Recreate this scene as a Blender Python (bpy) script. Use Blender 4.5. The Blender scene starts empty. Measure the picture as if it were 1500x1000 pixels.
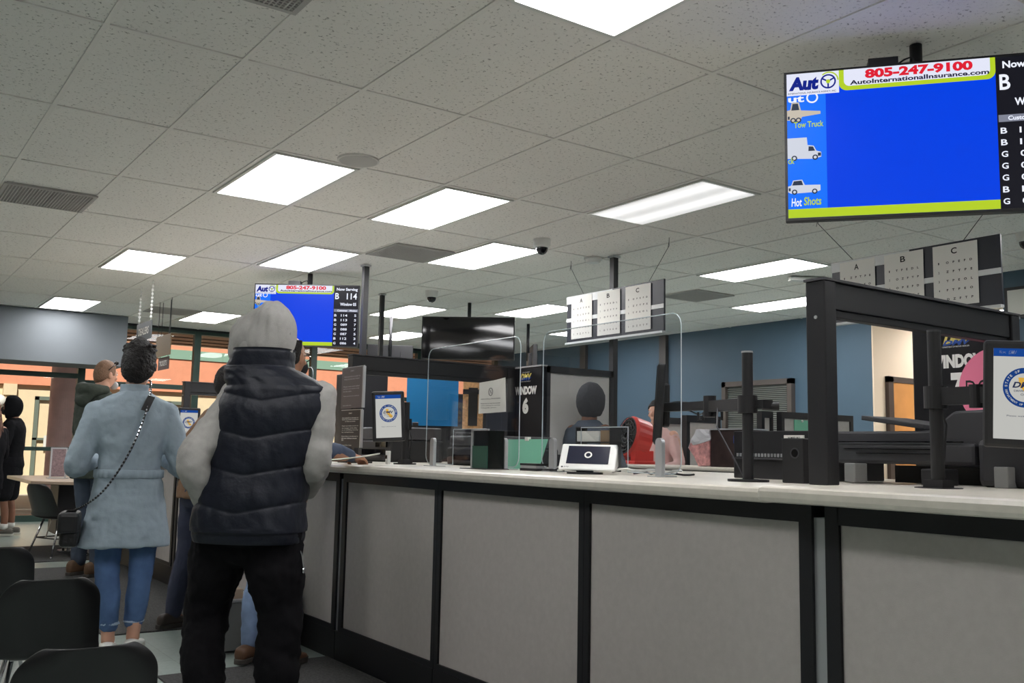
import bpy, bmesh, math, random
from mathutils import Vector, Matrix, noise
random.seed(7)
C = bpy.context.scene.collection
PI = math.pi
R = math.radians
ZC = 2.906

# ------------------------------------------------------------------ colour / materials
def lin(c):
    return tuple(((x/255)/12.92 if x/255 <= .04045 else ((x/255+.055)/1.055)**2.4) for x in c)
MATS = {}
def mat(name, rgb, rough=.6, metal=0., bump=0., bscale=80., var=0., vscale=6., spec=.5, emit=0., coat=0.):
    if name in MATS: return MATS[name]
    m = bpy.data.materials.new(name); m.use_nodes = True
    nt = m.node_tree; b = nt.nodes['Principled BSDF']
    c = lin(rgb)
    b.inputs['Base Color'].default_value = (*c, 1)
    b.inputs['Roughness'].default_value = rough
    b.inputs['Metallic'].default_value = metal
    b.inputs['Specular IOR Level'].default_value = spec
    if coat: b.inputs['Coat Weight'].default_value = coat
    if emit:
        b.inputs['Emission Color'].default_value = (*c, 1); b.inputs['Emission Strength'].default_value = emit
    tc = nt.nodes.new('ShaderNodeTexCoord')
    if var:
        n = nt.nodes.new('ShaderNodeTexNoise'); n.inputs['Scale'].default_value = vscale; n.inputs['Detail'].default_value = 6
        r = nt.nodes.new('ShaderNodeValToRGB')
        r.color_ramp.elements[0].position = .3; r.color_ramp.elements[1].position = .7
        r.color_ramp.elements[0].color = tuple(x*(1-var) for x in c)+(1,)
        r.color_ramp.elements[1].color = tuple(min(1, x*(1+var)) for x in c)+(1,)
        nt.links.new(tc.outputs['Object'], n.inputs['Vector']); nt.links.new(n.outputs['Fac'], r.inputs['Fac'])
        nt.links.new(r.outputs['Color'], b.inputs['Base Color'])
    if bump:
        n2 = nt.nodes.new('ShaderNodeTexNoise'); n2.inputs['Scale'].default_value = bscale; n2.inputs['Detail'].default_value = 4
        bp = nt.nodes.new('ShaderNodeBump'); bp.inputs['Strength'].default_value = bump; bp.inputs['Distance'].default_value = .01
        nt.links.new(tc.outputs['Object'], n2.inputs['Vector']); nt.links.new(n2.outputs['Fac'], bp.inputs['Height'])
        nt.links.new(bp.outputs['Normal'], b.inputs['Normal'])
    MATS[name] = m
    return m
def emat(name, rgb, s=1.):
    """screen light"""
    if name in MATS: return MATS[name]
    m = bpy.data.materials.new(name); m.use_nodes = True; nt = m.node_tree
    b = nt.nodes['Principled BSDF']
    b.inputs['Base Color'].default_value = (.004, .004, .005, 1); b.inputs['Roughness'].default_value = .3
    b.inputs['Specular IOR Level'].default_value = .08
    b.inputs['Emission Color'].default_value = (*lin(rgb), 1); b.inputs['Emission Strength'].default_value = s
    MATS[name] = m; return m
def glassmat(name, tint=(.93, .94, .95), gloss=.08, rough=.02):
    m = bpy.data.materials.new(name); m.use_nodes = True; nt = m.node_tree
    nt.nodes.remove(nt.nodes['Principled BSDF'])
    out = nt.nodes['Material Output']
    t = nt.nodes.new('ShaderNodeBsdfTransparent'); t.inputs[0].default_value = (*tint, 1)
    g = nt.nodes.new('ShaderNodeBsdfGlossy'); g.inputs['Roughness'].default_value = rough
    f = nt.nodes.new('ShaderNodeLayerWeight'); f.inputs['Blend'].default_value = .5
    pw = nt.nodes.new('ShaderNodeMath'); pw.operation = 'POWER'; pw.inputs[1].default_value = 4
    mr = nt.nodes.new('ShaderNodeMapRange'); mr.inputs[3].default_value = gloss*.5; mr.inputs[4].default_value = .6
    nt.links.new(f.outputs['Facing'], pw.inputs[0]); nt.links.new(pw.outputs[0], mr.inputs[0])
    mx = nt.nodes.new('ShaderNodeMixShader')
    nt.links.new(mr.outputs[0], mx.inputs[0]); nt.links.new(t.outputs[0], mx.inputs[1]); nt.links.new(g.outputs[0], mx.inputs[2])
    nt.links.new(mx.outputs[0], out.inputs['Surface'])
    MATS[name] = m; return m
def tilemat(name, rgb, speck):
    """acoustic ceiling tile: fissured, speckled"""
    m = bpy.data.materials.new(name); m.use_nodes = True; nt = m.node_tree; b = nt.nodes['Principled BSDF']
    tc = nt.nodes.new('ShaderNodeTexCoord')
    v = nt.nodes.new('ShaderNodeTexNoise'); v.inputs['Scale'].default_value = 55; v.inputs['Detail'].default_value = 5; v.inputs['Roughness'].default_value = .7
    r = nt.nodes.new('ShaderNodeValToRGB'); r.color_ramp.elements[0].position = .33; r.color_ramp.elements[1].position = .42
    c = lin(rgb); s = lin(speck)
    r.color_ramp.elements[0].color = (*s, 1); r.color_ramp.elements[1].color = (*c, 1)
    big = nt.nodes.new('ShaderNodeTexNoise'); big.inputs['Scale'].default_value = .8
    mul = nt.nodes.new('ShaderNodeMixRGB'); mul.blend_type = 'MULTIPLY'; mul.inputs[0].default_value = .08
    nt.links.new(tc.outputs['Object'], v.inputs['Vector']); nt.links.new(tc.outputs['Object'], big.inputs['Vector'])
    nt.links.new(v.outputs['Fac'], r.inputs['Fac']); nt.links.new(r.outputs['Color'], mul.inputs[1]); nt.links.new(big.outputs['Fac'], mul.inputs[2])
    nt.links.new(mul.outputs[0], b.inputs['Base Color']); b.inputs['Roughness'].default_value = .95
    b.inputs['Specular IOR Level'].default_value = .1
    bp = nt.nodes.new('ShaderNodeBump'); bp.inputs['Strength'].default_value = .4; bp.inputs['Distance'].default_value = .004
    nt.links.new(v.outputs['Fac'], bp.inputs['Height']); nt.links.new(bp.outputs['Normal'], b.inputs['Normal'])
    MATS[name] = m; return m
def lampmat(name, strength, bands=2, low=.75, axis='X'):
    """prismatic troffer lens lit by tubes that run along its length"""
    m = bpy.data.materials.new(name); m.use_nodes = True; nt = m.node_tree; b = nt.nodes['Principled BSDF']
    b.inputs['Base Color'].default_value = (.8, .82, .8, 1); b.inputs['Roughness'].default_value = .5
    tc = nt.nodes.new('ShaderNodeTexCoord'); sp = nt.nodes.new('ShaderNodeSeparateXYZ')
    nt.links.new(tc.outputs['Generated'], sp.inputs[0])
    mu = nt.nodes.new('ShaderNodeMath'); mu.operation = 'MULTIPLY'; mu.inputs[1].default_value = bands*2*PI
    co = nt.nodes.new('ShaderNodeMath'); co.operation = 'COSINE'
    mr = nt.nodes.new('ShaderNodeMapRange'); mr.inputs[1].default_value = 1; mr.inputs[2].default_value = -1
    mr.inputs[3].default_value = low*strength; mr.inputs[4].default_value = strength
    nt.links.new(sp.outputs[axis], mu.inputs[0]); nt.links.new(mu.outputs[0], co.inputs[0]); nt.links.new(co.outputs[0], mr.inputs[0])
    nt.links.new(mr.outputs[0], b.inputs['Emission Strength']); b.inputs['Emission Color'].default_value = (1., .985, .99, 1)
    MATS[name] = m; return m

M_ink = mat('black_powder_coat', (27, 27, 31), .45, bump=.05, bscale=300)
M_blk = mat('black_plastic', (26, 26, 29), .5, bump=.04, bscale=200)
M_gloss = mat('gloss_black', (12, 12, 16), .06)
M_fab = mat('grey_panel_fabric', (190, 184, 180), .9, bump=.15, bscale=500, var=.04, vscale=40, spec=.2)
M_top = mat('worktop_laminate', (214, 208, 196), .3, var=.05, vscale=30, bump=.02)
M_alu = mat('brushed_aluminium', (190, 192, 195), .35, metal=.6)
M_chrome = mat('chrome', (200, 200, 205), .15, metal=1.)
M_white = mat('white_plastic', (225, 225, 222), .4)
M_paper = mat('white_paper', (222, 221, 215), .85)
M_dkgrey = mat('dark_grey_plastic', (62, 62, 66), .5)
M_wood = mat('warm_door_wood', (205, 140, 75), .45, var=.12, vscale=3)
M_ink2 = mat('printed_black', (18, 18, 20), .7)
M_green = mat('mullion_green', (38, 62, 54), .45)
M_glass = glassmat('clear_acrylic')
M_win = glassmat('window_glass', (.95, .97, .96), .04, .01)

# ------------------------------------------------------------------ mesh helpers
class MB:
    def __init__(s): s.bm = bmesh.new()
    def box(s, x0, x1, y0, y1, z0, z1):
        r = bmesh.ops.create_cube(s.bm, size=1)
        for v in r['verts']:
            v.co = Vector((x0+(v.co.x+.5)*(x1-x0), y0+(v.co.y+.5)*(y1-y0), z0+(v.co.z+.5)*(z1-z0)))
        return s
    def obox(s, c, ax, ay, az, hx, hy, hz):
        """box about centre c with unit axes"""
        c = Vector(c); ax = Vector(ax).normalized(); ay = Vector(ay).normalized(); az = Vector(az).normalized()
        r = bmesh.ops.create_cube(s.bm, size=2)
        for v in r['verts']: v.co = c+ax*v.co.x*hx+ay*v.co.y*hy+az*v.co.z*hz
        return s
    def bar(s, a, b, w, h=None, up=(0, 0, 1)):
        a = Vector(a); b = Vector(b); d = (b-a); L = d.length; d.normalize(); up = Vector(up)
        if abs(d.dot(up)) > .98: up = Vector((0, 1, 0))
        sx = d.cross(up).normalized(); u = sx.cross(d)
        return s.obox((a+b)/2, d, sx, u, L/2, w/2, (h or w)/2)
    def tube(s, pts, rad, seg=10, caps=True):
        pts = [Vector(p) for p in pts]; n = len(pts)
        rs = rad if isinstance(rad, (list, tuple)) else [rad]*n
        t0 = (pts[1]-pts[0]).normalized()
        ref = Vector((0, 0, 1)) if abs(t0.z) < .9 else Vector((1, 0, 0))
        u = t0.cross(ref).normalized()
        rings = []
        for i, p in enumerate(pts):
            t = (pts[min(i+1, n-1)]-pts[max(i-1, 0)]).normalized()
            u = (u-t*u.dot(t)); u = u.normalized() if u.length > 1e-6 else t.orthogonal().normalized()
            w = t.cross(u)
            rings.append([s.bm.verts.new(p+(u*math.cos(2*PI*k/seg)+w*math.sin(2*PI*k/seg))*rs[i]) for k in range(seg)])
        for a, b in zip(rings, rings[1:]):
            for k in range(seg): s.bm.faces.new((a[k], a[(k+1) % seg], b[(k+1) % seg], b[k]))
        if caps:
            s.bm.faces.new(rings[0][::-1]); s.bm.faces.new(rings[-1])
        return s
    def cyl(s, a, b, r, seg=20, r2=None): return s.tube([a, b], [r, r if r2 is None else r2], seg)
    def ell(s, c, rx, ry, rz, rot=None, seg=20, rings=12):
        r = bmesh.ops.create_uvsphere(s.bm, u_segments=seg, v_segments=rings, radius=1)
        M = (rot or Matrix.Identity(3))
        for v in r['verts']: v.co = Vector(c)+M @ Vector((v.co.x*rx, v.co.y*ry, v.co.z*rz))
        return s
    def loft(s, rings, closed=True, caps=True):
        vs = [[s.bm.verts.new(p) for p in r] for r in rings]
        n = len(vs[0])
        for a, b in zip(vs, vs[1:]):
            for k in range(n if closed else n-1): s.bm.faces.new((a[k], a[(k+1) % n], b[(k+1) % n], b[k]))
        if caps and closed: s.bm.faces.new(vs[0][::-1]); s.bm.faces.new(vs[-1])
        return s
    def prism(s, poly, ext):
        """polygon (3-D points) extruded by vector ext"""
        a = [s.bm.verts.new(Vector(p)) for p in poly]; b = [s.bm.verts.new(Vector(p)+Vector(ext)) for p in poly]
        n = len(a); s.bm.faces.new(a[::-1]); s.bm.faces.new(b)
        for k in range(n): s.bm.faces.new((a[k], a[(k+1) % n], b[(k+1) % n], b[k]))
        return s
def obj(name, mb, m, parent=None, smooth=False, bevel=0, local=False, label=None, mods=()):
    bm = mb.bm if isinstance(mb, MB) else mb
    if parent is not None and not local:
        L = parent.get('_o')
        if L is not None:
            for v in bm.verts: v.co -= Vector(L)
    bmesh.ops.recalc_face_normals(bm, faces=bm.faces)
    me = bpy.data.meshes.new(name); bm.to_mesh(me); bm.free()
    if smooth:
        for p in me.polygons: p.use_smooth = True
    o = bpy.data.objects.new(name, me); C.objects.link(o)
    if m: me.materials.append(m)
    if parent is not None: o.parent = parent
    if bevel:
        b = o.modifiers.new('bevel', 'BEVEL'); b.width = bevel; b.segments = 2; b.limit_method = 'ANGLE'
    for f in mods: f(o)
    if label: o['label'] = label
    return o
def thing(name, label, cat, loc=(0, 0, 0), az=0, group=None):
    o = bpy.data.objects.new(name, None); C.objects.link(o); o.empty_display_size = .1
    o.location = loc; o.rotation_euler = (0, 0, -R(az)); o['label'] = label; o['category'] = cat
    o['_o'] = list(loc)
    if group: o['group'] = group
    return o
def tag(o, label, cat, group=None):
    o['label'] = label; o['category'] = cat
    if group: o['group'] = group
    return o
def struct(name, mb, m, **k):
    o = obj(name, mb, m, **k); o['kind'] = 'structure'; return o
def dup(root, loc, label=None, group=None, rotz=None):
    r = root.copy(); C.objects.link(r); r.location = loc
    if rotz is not None: r.rotation_euler = (0, 0, rotz)
    if label: r['label'] = label
    if group: r['group'] = group
    for ch in list(root.children):
        c = ch.copy(); C.objects.link(c); c.parent = r
        for g in list(ch.children):
            d = g.copy(); C.objects.link(d); d.parent = c
    return r

class Panel:
    """flat face with its own axes; writes art on it as thin raised layers"""
    def __init__(s, origin, right, up, parent):
        s.o = Vector(origin); s.r = Vector(right).normalized(); s.u = Vector(up).normalized(); s.n = s.r.cross(s.u); s.p = parent
    def w(s, x, y, d=0): return s.o+s.r*x+s.u*y+s.n*d
    def poly(s, name, pts, m, d=.001, t=.0008, label=None):
        mb = MB(); mb.prism([s.w(x, y, d) for x, y in pts], s.n*t); return obj(name, mb, m, s.p, label=label)
    def rect(s, name, x0, x1, y0, y1, m, d=.001, t=.0008, label=None):
        return s.poly(name, [(x0, y0), (x1, y0), (x1, y1), (x0, y1)], m, d, t, label)
    def disc(s, name, cx, cy, r, m, d=.001, n=40, r2=None, sx=1):
        return s.poly(name, [(cx+r*sx*math.cos(2*PI*k/n), cy+r*math.sin(2*PI*k/n)) for k in range(n)], m, d)
    def ring(s, name, cx, cy, r0, r1, m, d=.001, n=48, a0=0, a1=2*PI, t=.0008):
        mb = MB(); full = abs(a1-a0-2*PI) < 1e-4
        cnt = n if full else n+1
        rings = []
        for k in range(cnt):
            a = a0+(a1-a0)*k/n; c, q = math.cos(a), math.sin(a)
            rings.append([s.w(cx+r0*c, cy+r0*q, d), s.w(cx+r1*c, cy+r1*q, d), s.w(cx+r1*c, cy+r1*q, d+t), s.w(cx+r0*c, cy+r0*q, d+t)])
        if full: rings.append(rings[0])
        mb.loft(rings, caps=not full); bmesh.ops.remove_doubles(mb.bm, verts=mb.bm.verts, dist=1e-6)
        return obj(name, mb, m, s.p)
    def text(s, txt, x0, x1, y0, y1, m, d=.002, bold=0., shear=0., name='lettering', rot=0.):
        """text fitted into the box"""
        cu = bpy.data.curves.new('t', 'FONT'); cu.body = txt; cu.size = 1; cu.offset = bold; cu.extrude = 0; cu.resolution_u = 3; cu.shear = shear
        to = bpy.data.objects.new('t', cu); C.objects.link(to)
        me = bpy.data.meshes.new_from_object(to.evaluated_get(bpy.context.evaluated_depsgraph_get()))
        bpy.data.objects.remove(to); bpy.data.curves.remove(cu)
        if not me.vertices: return None
        xs = [v.co.x for v in me.vertices]; ys = [v.co.y for v in me.vertices]
        ax, bx, ay, by = min(xs), max(xs), min(ys), max(ys)
        L = Vector(s.p.get('_o')) if s.p is not None and s.p.get('_o') is not None else Vector((0, 0, 0))
        cxm, cym = (x0+x1)/2, (y0+y1)/2
        for v in me.vertices:
            X = x0+(v.co.x-ax)/(bx-ax)*(x1-x0); Y = y0+(v.co.y-ay)/max(1e-6, by-ay)*(y1-y0)
            if rot:
                dx, dy = X-cxm, Y-cym; X = cxm+dx*math.cos(rot)-dy*math.sin(rot); Y = cym+dx*math.sin(rot)+dy*math.cos(rot)
            v.co = s.w(X, Y, d)-L
        me.name = name; me.materials.clear(); me.materials.append(m)
        o = bpy.data.objects.new(name, me); C.objects.link(o); o.parent = s.p
        return o

# ------------------------------------------------------------------ camera
cam = bpy.data.cameras.new('camera'); co = bpy.data.objects.new('camera', cam); C.objects.link(co)
cam.sensor_width = 36; cam.lens = 36*1391.4/1500; cam.clip_start = .05; cam.clip_end = 200
right = Vector((0.817, -0.577, 0.0194)); 
a, b, c_ = .612358, .114344, .0195058
ca, sa, cb, sb, cc, sc = math.cos(a), math.sin(a), math.cos(b), math.sin(b), math.cos(c_), math.sin(c_)
fwd = Vector((sa*cb, ca*cb, sb)); rt = Vector((ca, -sa, 0)); up = rt.cross(fwd)
r2 = rt*cc+up*sc; u2 = -rt*sc+up*cc
co.matrix_world = Matrix(((r2.x, u2.x, -fwd.x, 0), (r2.y, u2.y, -fwd.y, 0), (r2.z, u2.z, -fwd.z, 1.12), (0, 0, 0, 1)))
bpy.context.scene.camera = co

# ------------------------------------------------------------------ room shell
M_ceil = tilemat('ceiling_tile', (246, 243, 238), (150, 146, 140))
M_tbar = mat('ceiling_t_bar', (236, 233, 228), .5)
M_blue = mat('blue_wall_paint', (74, 98, 116), .6, bump=.05, bscale=150, var=.03, vscale=3)
M_beige = mat('beige_wall_paint', (238, 216, 190), .7, bump=.04, bscale=150)
M_soff = mat('grey_blue_soffit_paint', (107, 113, 118), .65, var=.02)
M_wallw = mat('off_white_wall_paint', (200, 198, 192), .7)
def floor_mat():
    m = bpy.data.materials.new('vinyl_floor_tile'); m.use_nodes = True; nt = m.node_tree; b = nt.nodes['Principled BSDF']
    tc = nt.nodes.new('ShaderNodeTexCoord')
    br = nt.nodes.new('ShaderNodeTexBrick'); br.offset = 0; br.inputs['Scale'].default_value = 1
    br.inputs['Brick Width'].default_value = .305; br.inputs['Row Height'].default_value = .305; br.inputs['Mortar Size'].default_value = .0012
    br.inputs['Color1'].default_value = (*lin((152, 164, 158)), 1); br.inputs['Color2'].default_value = (*lin((145, 157, 151)), 1); br.inputs['Mortar'].default_value = (*lin((95, 102, 98)), 1)
    n = nt.nodes.new('ShaderNodeTexNoise'); n.inputs['Scale'].default_value = 35; n.inputs['Detail'].default_value = 8
    mx = nt.nodes.new('ShaderNodeMixRGB'); mx.blend_type = 'OVERLAY'; mx.inputs[0].default_value = .25
    nt.links.new(tc.outputs['Object'], br.inputs['Vector']); nt.links.new(tc.outputs['Object'], n.inputs['Vector'])
    nt.links.new(br.outputs['Color'], mx.inputs[1]); nt.links.new(n.outputs['Fac'], mx.inputs[2]); nt.links.new(mx.outputs[0], b.inputs['Base Color'])
    b.inputs['Roughness'].default_value = .28
    MATS['floor'] = m; return m
M_floor = floor_mat()
struct('floor', MB().box(-6, 14.5, -5, 15.0, -.12, 0), M_floor)
# ceiling tiles above a real T-bar grid (2 ft x 4 ft)
struct('ceiling', MB().box(-6, 14.5, -5, 15.0, ZC+.006, ZC+.16), M_ceil)
GX, GY, TX, TY = .7964, 4.22, .6096, 1.2192
g = MB()
for i in range(-11, 23):
    x = GX+i*TX
    if -6 < x < 14.4: g.box(x-.012, x+.012, -5, 14.95, ZC-.001, ZC+.0065)
for j in range(-8, 9):
    y = GY+j*TY
    if -5 < y < 14.95: g.box(-6, 14.4, y-.012, y+.012, ZC-.0005, ZC+.0062)
struct('ceiling_grid', g, M_tbar)
struct('wall_right', MB().box(10.15, 10.3, 6.86, 15.1, 0, ZC+.006), M_blue)
struct('wall_alcove', MB().box(10.152, 14.4, 6.84, 6.99, 0, ZC+.006), M_beige)
struct('wall_end', MB().box(14.35, 14.5, -5, 6.84, 0, ZC+.006), M_beige)
struct('wall_front_right', MB().box(9.0, 9.15, -5, 4.65, 0, ZC+.006), M_blue)
struct('wall_back', MB().box(-6, 14.5, -5.15, -5, 0, ZC+.006), M_wallw)
struct('wall_left', MB().box(-6.15, -6, -5.15, 15.1, 0, ZC+.006), M_wallw)
struct('baseboard_right', MB().box(10.13, 10.15, 6.84, 14.95, 0, .1), M_ink)
struct('trim_soffit', MB().box(-6, 3.23, 14.1, 14.93, 2.19, ZC-.001), M_soff, bevel=.004)
struct('trim_ceiling_line', MB().box(3.23, 10.15, 14.9, 14.96, ZC-.03, ZC+.005), M_ink)
# alcove door
dr = struct('door_1', MB().box(10.48, 11.36, 6.80, 6.84, 0, 2.04), M_wood)
struct('door_frame', MB().box(10.38, 10.48, 6.79, 6.84, 0, 2.11).box(11.36, 11.46, 6.79, 6.84, 0, 2.11).box(10.38, 11.46, 6.79, 6.84, 2.04, 2.11), mat('brown_door_frame', (70, 55, 48), .5), parent=dr)
struct('door_handle', MB().cyl((11.28, 6.80, 1.0), (11.28, 6.74, 1.0), .012).bar((11.28, 6.74, 1.0), (11.16, 6.74, 1.0), .018), M_chrome, parent=dr)
# wall_right office window with blinds (Y 8.04 - 9.19)
wf = mat('bronze_window_frame', (88, 80, 76), .45)
w1 = struct('window_1', MB().box(10.07, 10.15, 8.0, 8.07, .95, 2.13).box(10.07, 10.15, 9.13, 9.2, .95, 2.13).box(10.07, 10.15, 8.0, 9.2, 2.06, 2.13).box(10.07, 10.15, 8.0, 9.2, .95, 1.02), wf)
bl = MB().box(10.135, 10.145, 8.07, 9.13, 1.02, 2.06)
struct('window_backing', bl, mat('dark_office_glass', (96, 104, 102), .3), parent=w1)
bl = MB()
for k in range(40):
    z = 1.05+k*.025
    bl.obox((10.11, 8.6, z), (1, 0, .5), (0, 1, 0), (-.5, 0, 1), .012, .52, .0008)
struct('window_blind', bl, mat('blind_slat', (150, 156, 152), .5), parent=w1)
# panel posts standing on the blue wall
for y, h in ((10.4, 2.9), (12.3, 2.9)):
    struct('trim_post', MB().box(10.09, 10.15, y-.07, y+.07, 0, h), mat('bronze_post', (78, 72, 70), .5))

# ------------------------------------------------------------------ far window wall Y = 14.95
fw = MB()
struct('wall_far_sill', MB().box(5.9, 10.15, 14.9, 15.0, 0, .9).box(-6, -3, 14.9, 15.0, 0, ZC), M_wallw)
WX = [-3.0, -.95, 1.05, 2.82, 4.47, 6.42, 8.45, 10.12]
for k in range(len(WX)-1):
    x0, x1 = WX[k], WX[k+1]
    top = ZC-.03
    f = MB()
    f.box(x0-.05, x0+.05, 14.9, 15.0, 0, top)
    if k == len(WX)-2: f.box(x1-.05, x1+.03, 14.9, 15.0, 0, top)
    tz = 2.075 if x1 < 3 else 1.99
    f.box(x0+.05, x1-.05, 14.905, 14.995, tz-.035, tz+.035)
    f.box(x0+.05, x1-.05, 14.905, 14.995, top-.05, top)
    if x1 < 6.5:
        f.box(x0+.05, x1-.05, 14.91, 14.99, .99, 1.045); f.box(x0+.05, x1-.05, 14.9, 15.0, 0, .09)
    else: f.box(x0+.05, x1-.05, 14.905, 14.995, .9, .96)
    fr = struct('window_%d' % (k+2), f, M_green)
    z0 = .09 if x1 < 6.5 else .96
    struct('window_pane', MB().box(x0+.05, x1-.05, 14.945, 14.951, z0, top-.05), M_win, parent=fr)
# ------------------------------------------------------------------ outside the glass
M_cream = mat('cream_stucco', (236, 214, 178), .9, bump=.3, bscale=60, var=.04)
M_orange = mat('orange_fascia_paint', (236, 156, 122), .8, var=.05)
M_gband = mat('sage_green_band', (140, 172, 152), .8)
M_conc = mat('outside_concrete', (176, 168, 160), .9, bump=.2, bscale=40, var=.06)
M_porch = mat('brown_porch_boards', (170, 132, 112), .8, var=.06)
struct('ground_outside', MB().box(-14, 26, 15.0, 34, -.12, -.02), M_conc)
struct('porch_ceiling', MB().box(-8, 20, 15.02, 19.5, 3.10, 3.2), M_porch)
pb = MB()
for k in range(7): pb.box(-8, 20, 15.5+k*.6, 15.53+k*.6, 3.085, 3.1)
struct('porch_joints', pb, mat('brown_joint', (96, 72, 62), .8))
fac = thing('facade', 'cream stucco building front with orange and sage fascia outside the glass', 'building', (4, 23, -.02))
obj('wall', MB().box(-8, 22, 23.0, 23.3, -.02, 2.34), M_cream, fac)
obj('fascia', MB().box(-8, 22, 22.9, 23.3, 2.34, 3.12).box(-8, 22, 22.9, 23.3, 3.34, 3.44), M_orange, fac)
obj('fascia_band', MB().box(-8, 22, 22.87, 23.3, 3.12, 3.34), M_gband, fac)
obj('parapet', MB().box(-8, 22, 22.9, 23.3, 3.44, 4.6), M_cream, fac)
M_frame = mat('grey_green_frame', (112, 122, 110), .6)
for x0, x1, z0, z1 in ((3.44, 4.45, -.02, 2.1), (5.75, 6.85, .9, 2.12), (8.6, 10.2, .9, 2.12), (11.4, 13.4, .9, 2.1), (-1.5, .3, .9, 2.1)):
    wn = obj('window', MB().box(x0, x0+.08, 22.93, 23.0, z0, z1).box(x1-.08, x1, 22.93, 23.0, z0, z1).box(x0, x1, 22.93, 23.0, z1-.08, z1).box(x0, x1, 22.93, 23.0, 1.15, 1.2).box((x0+x1)/2-.03, (x0+x1)/2+.03, 22.93, 23.0, z0, z1), M_frame, fac)
    obj('pane', MB().box(x0+.08, x1-.08, 22.97, 22.99, z0, z1-.08), mat('reflecting_mauve_glass', (150, 132, 140), .25), wn)
obj('notice', MB().box(3.66, 3.85, 22.92, 22.93, .95, 1.25), M_paper, fac)
obj('pilaster', MB().box(2.86, 2.98, 22.9, 23.0, 0, 2.1).box(2.8, 3.06, 22.86, 23.0, 2.1, 2.34), M_cream, fac)
col = MB()
col.loft([[Vector((3.25+r*math.cos(2*PI*k/40), 18.6+r*math.sin(2*PI*k/40), z)) for k in range(40)] for r, z in ((.30, -.02), (.30, .15), (.235, .2), (.225, 3.1))])
tag(obj('porch_column', col, mat('pink_plaster', (232, 198, 200), .8, bump=.3, bscale=25, var=.12, vscale=4), smooth=False), 'round dusty pink plaster column outside the glass wall', 'column')
lamp = thing('wall_lamp', 'round white globe lamp on the cream wall outside', 'lamp', (2.62, 22.2, 1.7))
obj('globe', MB().ell((2.62, 21.9, 1.92), .14, .14, .14), mat('opal_glass', (240, 238, 230), .3), lamp, smooth=True)
obj('bracket', MB().cyl((2.62, 21.9, 1.7), (2.62, 21.9, 1.8), .05).cyl((2.62, 21.9, 1.72), (2.62, 23.0, 1.72), .02), M_ink, lamp)
tag(obj('curb', MB().box(1.2, 3.4, 15.35, 15.5, -.02, .06), mat('red_curb_paint', (190, 60, 50), .7)), 'red painted curb strip just outside the glass wall', 'curb')

# ------------------------------------------------------------------ ceiling fixtures
L_main = lampmat('troffer_lens_bright', 17.0, 2, .8)
L_dim = lampmat('troffer_lens_dim', .85, 2, .6)
L_strip = lampmat('troffer_lens_streaked', 10.0, 2, .5)
M_lframe = mat('troffer_frame', (222, 222, 216), .4)
def troffer(i, j, m, label):
    x0, y0 = GX+i*TX+.02, GY+j*TY+.02; x1, y1 = x0+TX-.04, y0+TY-.04
    t = thing('ceiling_light', label, 'light', ((x0+x1)/2, (y0+y1)/2, ZC), group='recessed ceiling light panels')
    f = MB(); z0, z1 = ZC-.008, ZC+.02
    f.box(x0, x0+.022, y0, y1, z0, z1).box(x1-.022, x1, y0, y1, z0, z1).box(x0+.022, x1-.022, y0, y0+.022, z0, z1).box(x0+.022, x1-.022, y1-.022, y1, z0, z1)
    obj('frame', f, M_lframe, t)
    d = MB().box(x0+.022, x1-.022, y0+.022, y1-.022, ZC-.004, ZC+.004)
    obj('diffuser', d, m, t)
    return t
LT = [(2, -2, L_main, 'large ceiling light panel at the top edge, nearest the camera'),
 (2, 1, L_strip, 'ceiling light panel beside the round speaker, right of the left-hand grille'),
 (4, 1, L_main, 'ceiling light panel between the speaker and the first dome camera'),
 (6, 0, L_dim, 'dimmer ceiling light panel with faint tube streaks, left of the big screen'),
 (2, 4, L_main, 'ceiling light panel above the man in the green jacket, second from the left'),
 (4, 3, L_main, 'ceiling light panel right above the distant blue queue screen'),
 (6, 2, L_main, 'ceiling light panel that ends at the first dome camera'),
 (10, 1, L_main, 'ceiling light panel left of the nearer hanging letter chart'),
 (13, 2, L_main, 'ceiling light panel nearest the blue wall, behind the tall black post'),
 (2, 7, L_main, 'farthest left ceiling light panel, by the grey-blue soffit'),
 (8, 5, L_main, 'ceiling light panel under the far dome camera'),
 (10, 7, L_main, 'small far ceiling light panel right of the slim ceiling poles'),
 (10, 4, L_main, 'ceiling light panel left of the farther letter chart'),
 (13, 5, L_main, 'ceiling light panel peeping out behind the farther letter chart'),
 (5, 7, L_main, 'far ceiling light panel mostly behind the grey hood')]
for i, j, m, lb in LT: troffer(i, j, m, lb)
for k, (i, j) in enumerate([(-2, -2), (-2, 1), (-2, 4), (2, -5), (-2, -5), (6, -3), (10, -2), (8, -5), (18, 0), (17, -3), (16, 0), (17, 1)]):  # the last ones, over the alcove, are added to brighten its beige wall
    troffer(i, j, L_main, 'ceiling light panel behind the viewer, or added to brighten the beige alcove')
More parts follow.
